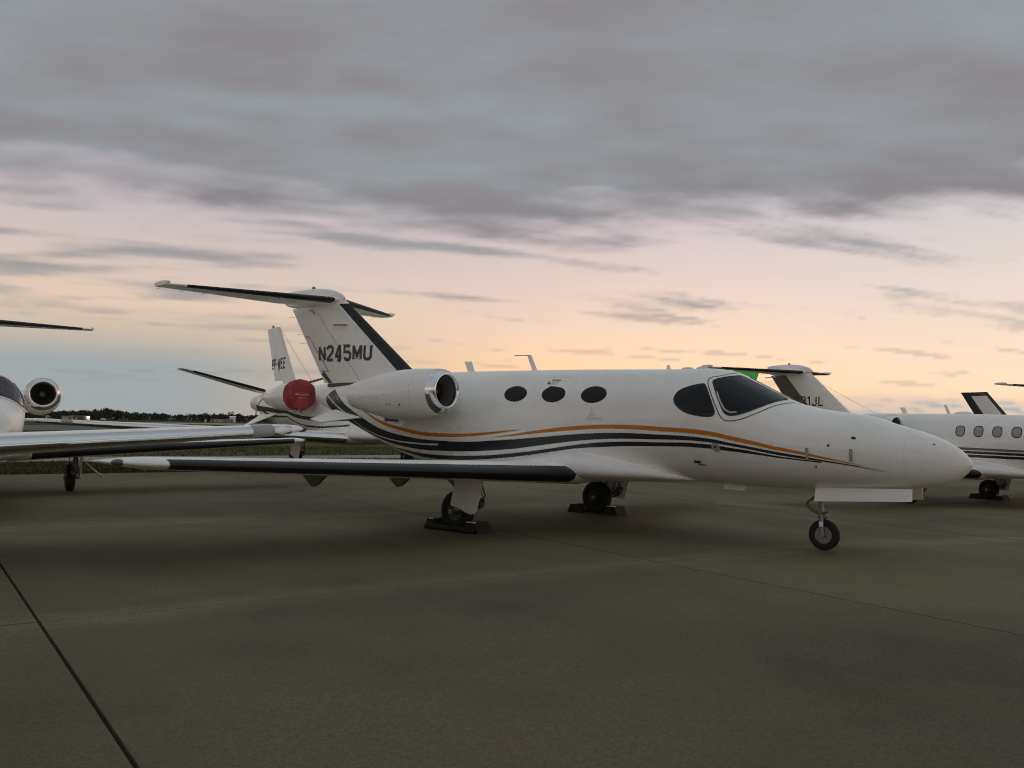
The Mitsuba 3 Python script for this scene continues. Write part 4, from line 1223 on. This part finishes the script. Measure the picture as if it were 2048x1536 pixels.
def forest_mesh():
    r = np.random.default_rng(21)
    V, Fc = [], []
    at = 0
    for k in range(1700):
        u = r.uniform(-0.95, 0.75)
        y = r.uniform(700, 960)
        x = u * y
        hill = 3.0 * math.exp(-((u + 0.462) / 0.045) ** 2)
        hgt = (r.uniform(5.4, 7.6) + hill + 1.6 * (r.random() < 0.06)) * (0.82 + 0.36 * float(meshkit.noise(np.array([u * 40.0, 3.0, 0])))) * (y / 820.0)
        rad = hgt * r.uniform(0.36, 0.55)
        n = 90
        d = r.normal(size=(n, 3))
        d /= np.linalg.norm(d, axis=1, keepdims=True)
        d[:, 2] = np.where(r.random(n) < 0.3, -r.uniform(0.3, 1.1, n), np.abs(d[:, 2]) * 0.95 - 0.1)
        q = np.array([x, y, hgt * 0.52]) + d * [rad, rad, hgt * 0.45] * r.uniform(0.55, 1.0, (n, 1))
        q[:, 2] = np.clip(q[:, 2], 0.3, None)
        sz = r.uniform(0.07, 0.14, (n, 1, 1)) * hgt
        tri = r.normal(size=(n, 3, 3)) * sz * 0.75
        V.append((q[:, None] + tri).reshape(-1, 3))
        Fc.append(np.arange(3 * n).reshape(-1, 3) + at)
        at += 3 * n
    V = np.concatenate(V)
    V[:, 2] = np.maximum(V[:, 2], -0.04)
    return trimesh.Trimesh(V, np.concatenate(Fc), process=False)


put('forest', forest_mesh(), 'leaves', smooth=False)
labels['forest'] = {'label': 'dark line of low trees along the far edge of the airfield', 'category': 'trees', 'kind': 'stuff'}


def far_frame(u, dist, yaw=14.0):
    return T4().translate([u * dist, dist, -0.05]).rotate([0, 0, 1], -math.degrees(math.atan(u)) + yaw)


def building(key, label, u, dist, w, h, dep, wall, roof='roof', doors=(), rise=0.5, second=None):
    M = far_frame(u, dist, 0)
    put(key + '__wall', box(-w / 2, w / 2, 0, dep, 0, h), wall, M, False)
    rf = trimesh.convex.convex_hull(np.array([(-w / 2 - 0.3, -0.3, h + 0.01), (w / 2 + 0.3, -0.3, h + 0.01), (-w / 2 - 0.3, dep + 0.3, h + 0.01), (w / 2 + 0.3, dep + 0.3, h + 0.01), (-w / 2 - 0.3, dep / 2, h + rise), (w / 2 + 0.3, dep / 2, h + rise)]))
    put(key + '__roof', rf, roof, M, False)
    for x, ww, hh, m_ in doors:
        put(key + '__door', box(x - ww / 2, x + ww / 2, -0.08, -0.02, 0, hh), m_, M, False)
    labels[key] = {'label': label, 'category': 'building'}
    return M


U = lambda px: (px - 1024) / 1771
building('shed', 'small cream shed at far left beside the brick building', U(137), 640, 7.5, 2.6, 6, 'cream_wall', doors=((1.5, 1.2, 2.0, 'roof'),))
MBR = building('brick_building', 'low brown brick building with a bright lamp on its corner', U(162), 655, 13.5, 2.9, 8, 'brick_wall', doors=((-2.5, 1.4, 2.1, 'cream_wall'), (2.2, 1.4, 2.1, 'roof')))
building('hangar', 'long low tan hangar at the edge of the trees', U(446), 640, 15.5, 2.3, 9, 'cream_wall', doors=((-6.3, 1.2, 2.0, 'brick_wall'), (-3.5, 1.0, 1.9, 'tan_wall'), (3.9, 7.4, 2.28, 'tan_wall')), rise=0.25)
building('house', 'small white house among the trees behind the tan hangar', U(467), 690, 4.6, 4.2, 5, 'white_plain', 'white_plain', rise=0.9)
building('kiosk', 'tiny white hut left of the tan hangar', U(413), 640, 1.2, 2.2, 1.2, 'white_plain', rise=0.2)
for k_, (px_, d_) in enumerate(((206, 620), (211, 620))):
    key = 'parked_van' if k_ == 0 else 'parked_van_001'
    Mv = far_frame(U(px_), d_, 0)
    put(key + '__body', bevel_box(-0.9, 0.9, 0, 4, 0.3, 1.9, 0.2), 'white_plain', Mv, 30)
    put(key + '__window', box(-0.7, 0.7, -0.03, -0.01, 1.1, 1.7), 'glass', Mv, False)
    for sx in (-0.75, 0.75):
        put(key + '__wheel', lathe_x([(sx - 0.1, 0.3, 0.0), (sx - 0.1, 0.3, 0.3), (sx + 0.1, 0.3, 0.3), (sx + 0.1, 0.3, 0.0)], 0.5, 16), 'tyre', Mv, 30)
    labels[key] = {'label': ('white van parked on the far edge of the field, left of its twin', 'white van parked on the far edge of the field, right of its twin')[k_], 'category': 'van'}

# lit lamps: one on the brick building, one taxiway edge light
LP = put('brick_building__lamp', box(4.9, 6.3, -0.35, -0.1, 2.0, 2.75), 'white_plain', MBR, False)
scene[LP]['emitter'] = {'type': 'area', 'radiance': rgb(9, 9, 8)}
g0 = np.array([-50.2, 142.0])
Ml = T4().translate([float(g0[0]), float(g0[1]), -0.05])
put('taxiway_light__post', tube([(0, 0, 0), (0, 0, 0.32)], 0.03, 8), 'dull_metal', Ml)
LT = put('taxiway_light__lens', dome(0, 0, 0.40, 0.13, 0.13, 0.13), 'beacon', Ml)
scene[LT]['emitter'] = {'type': 'area', 'radiance': rgb(7, 4.2, 1.6)}
labels['taxiway_light'] = {'label': 'lit amber edge light beside the far taxiway', 'category': 'light'}
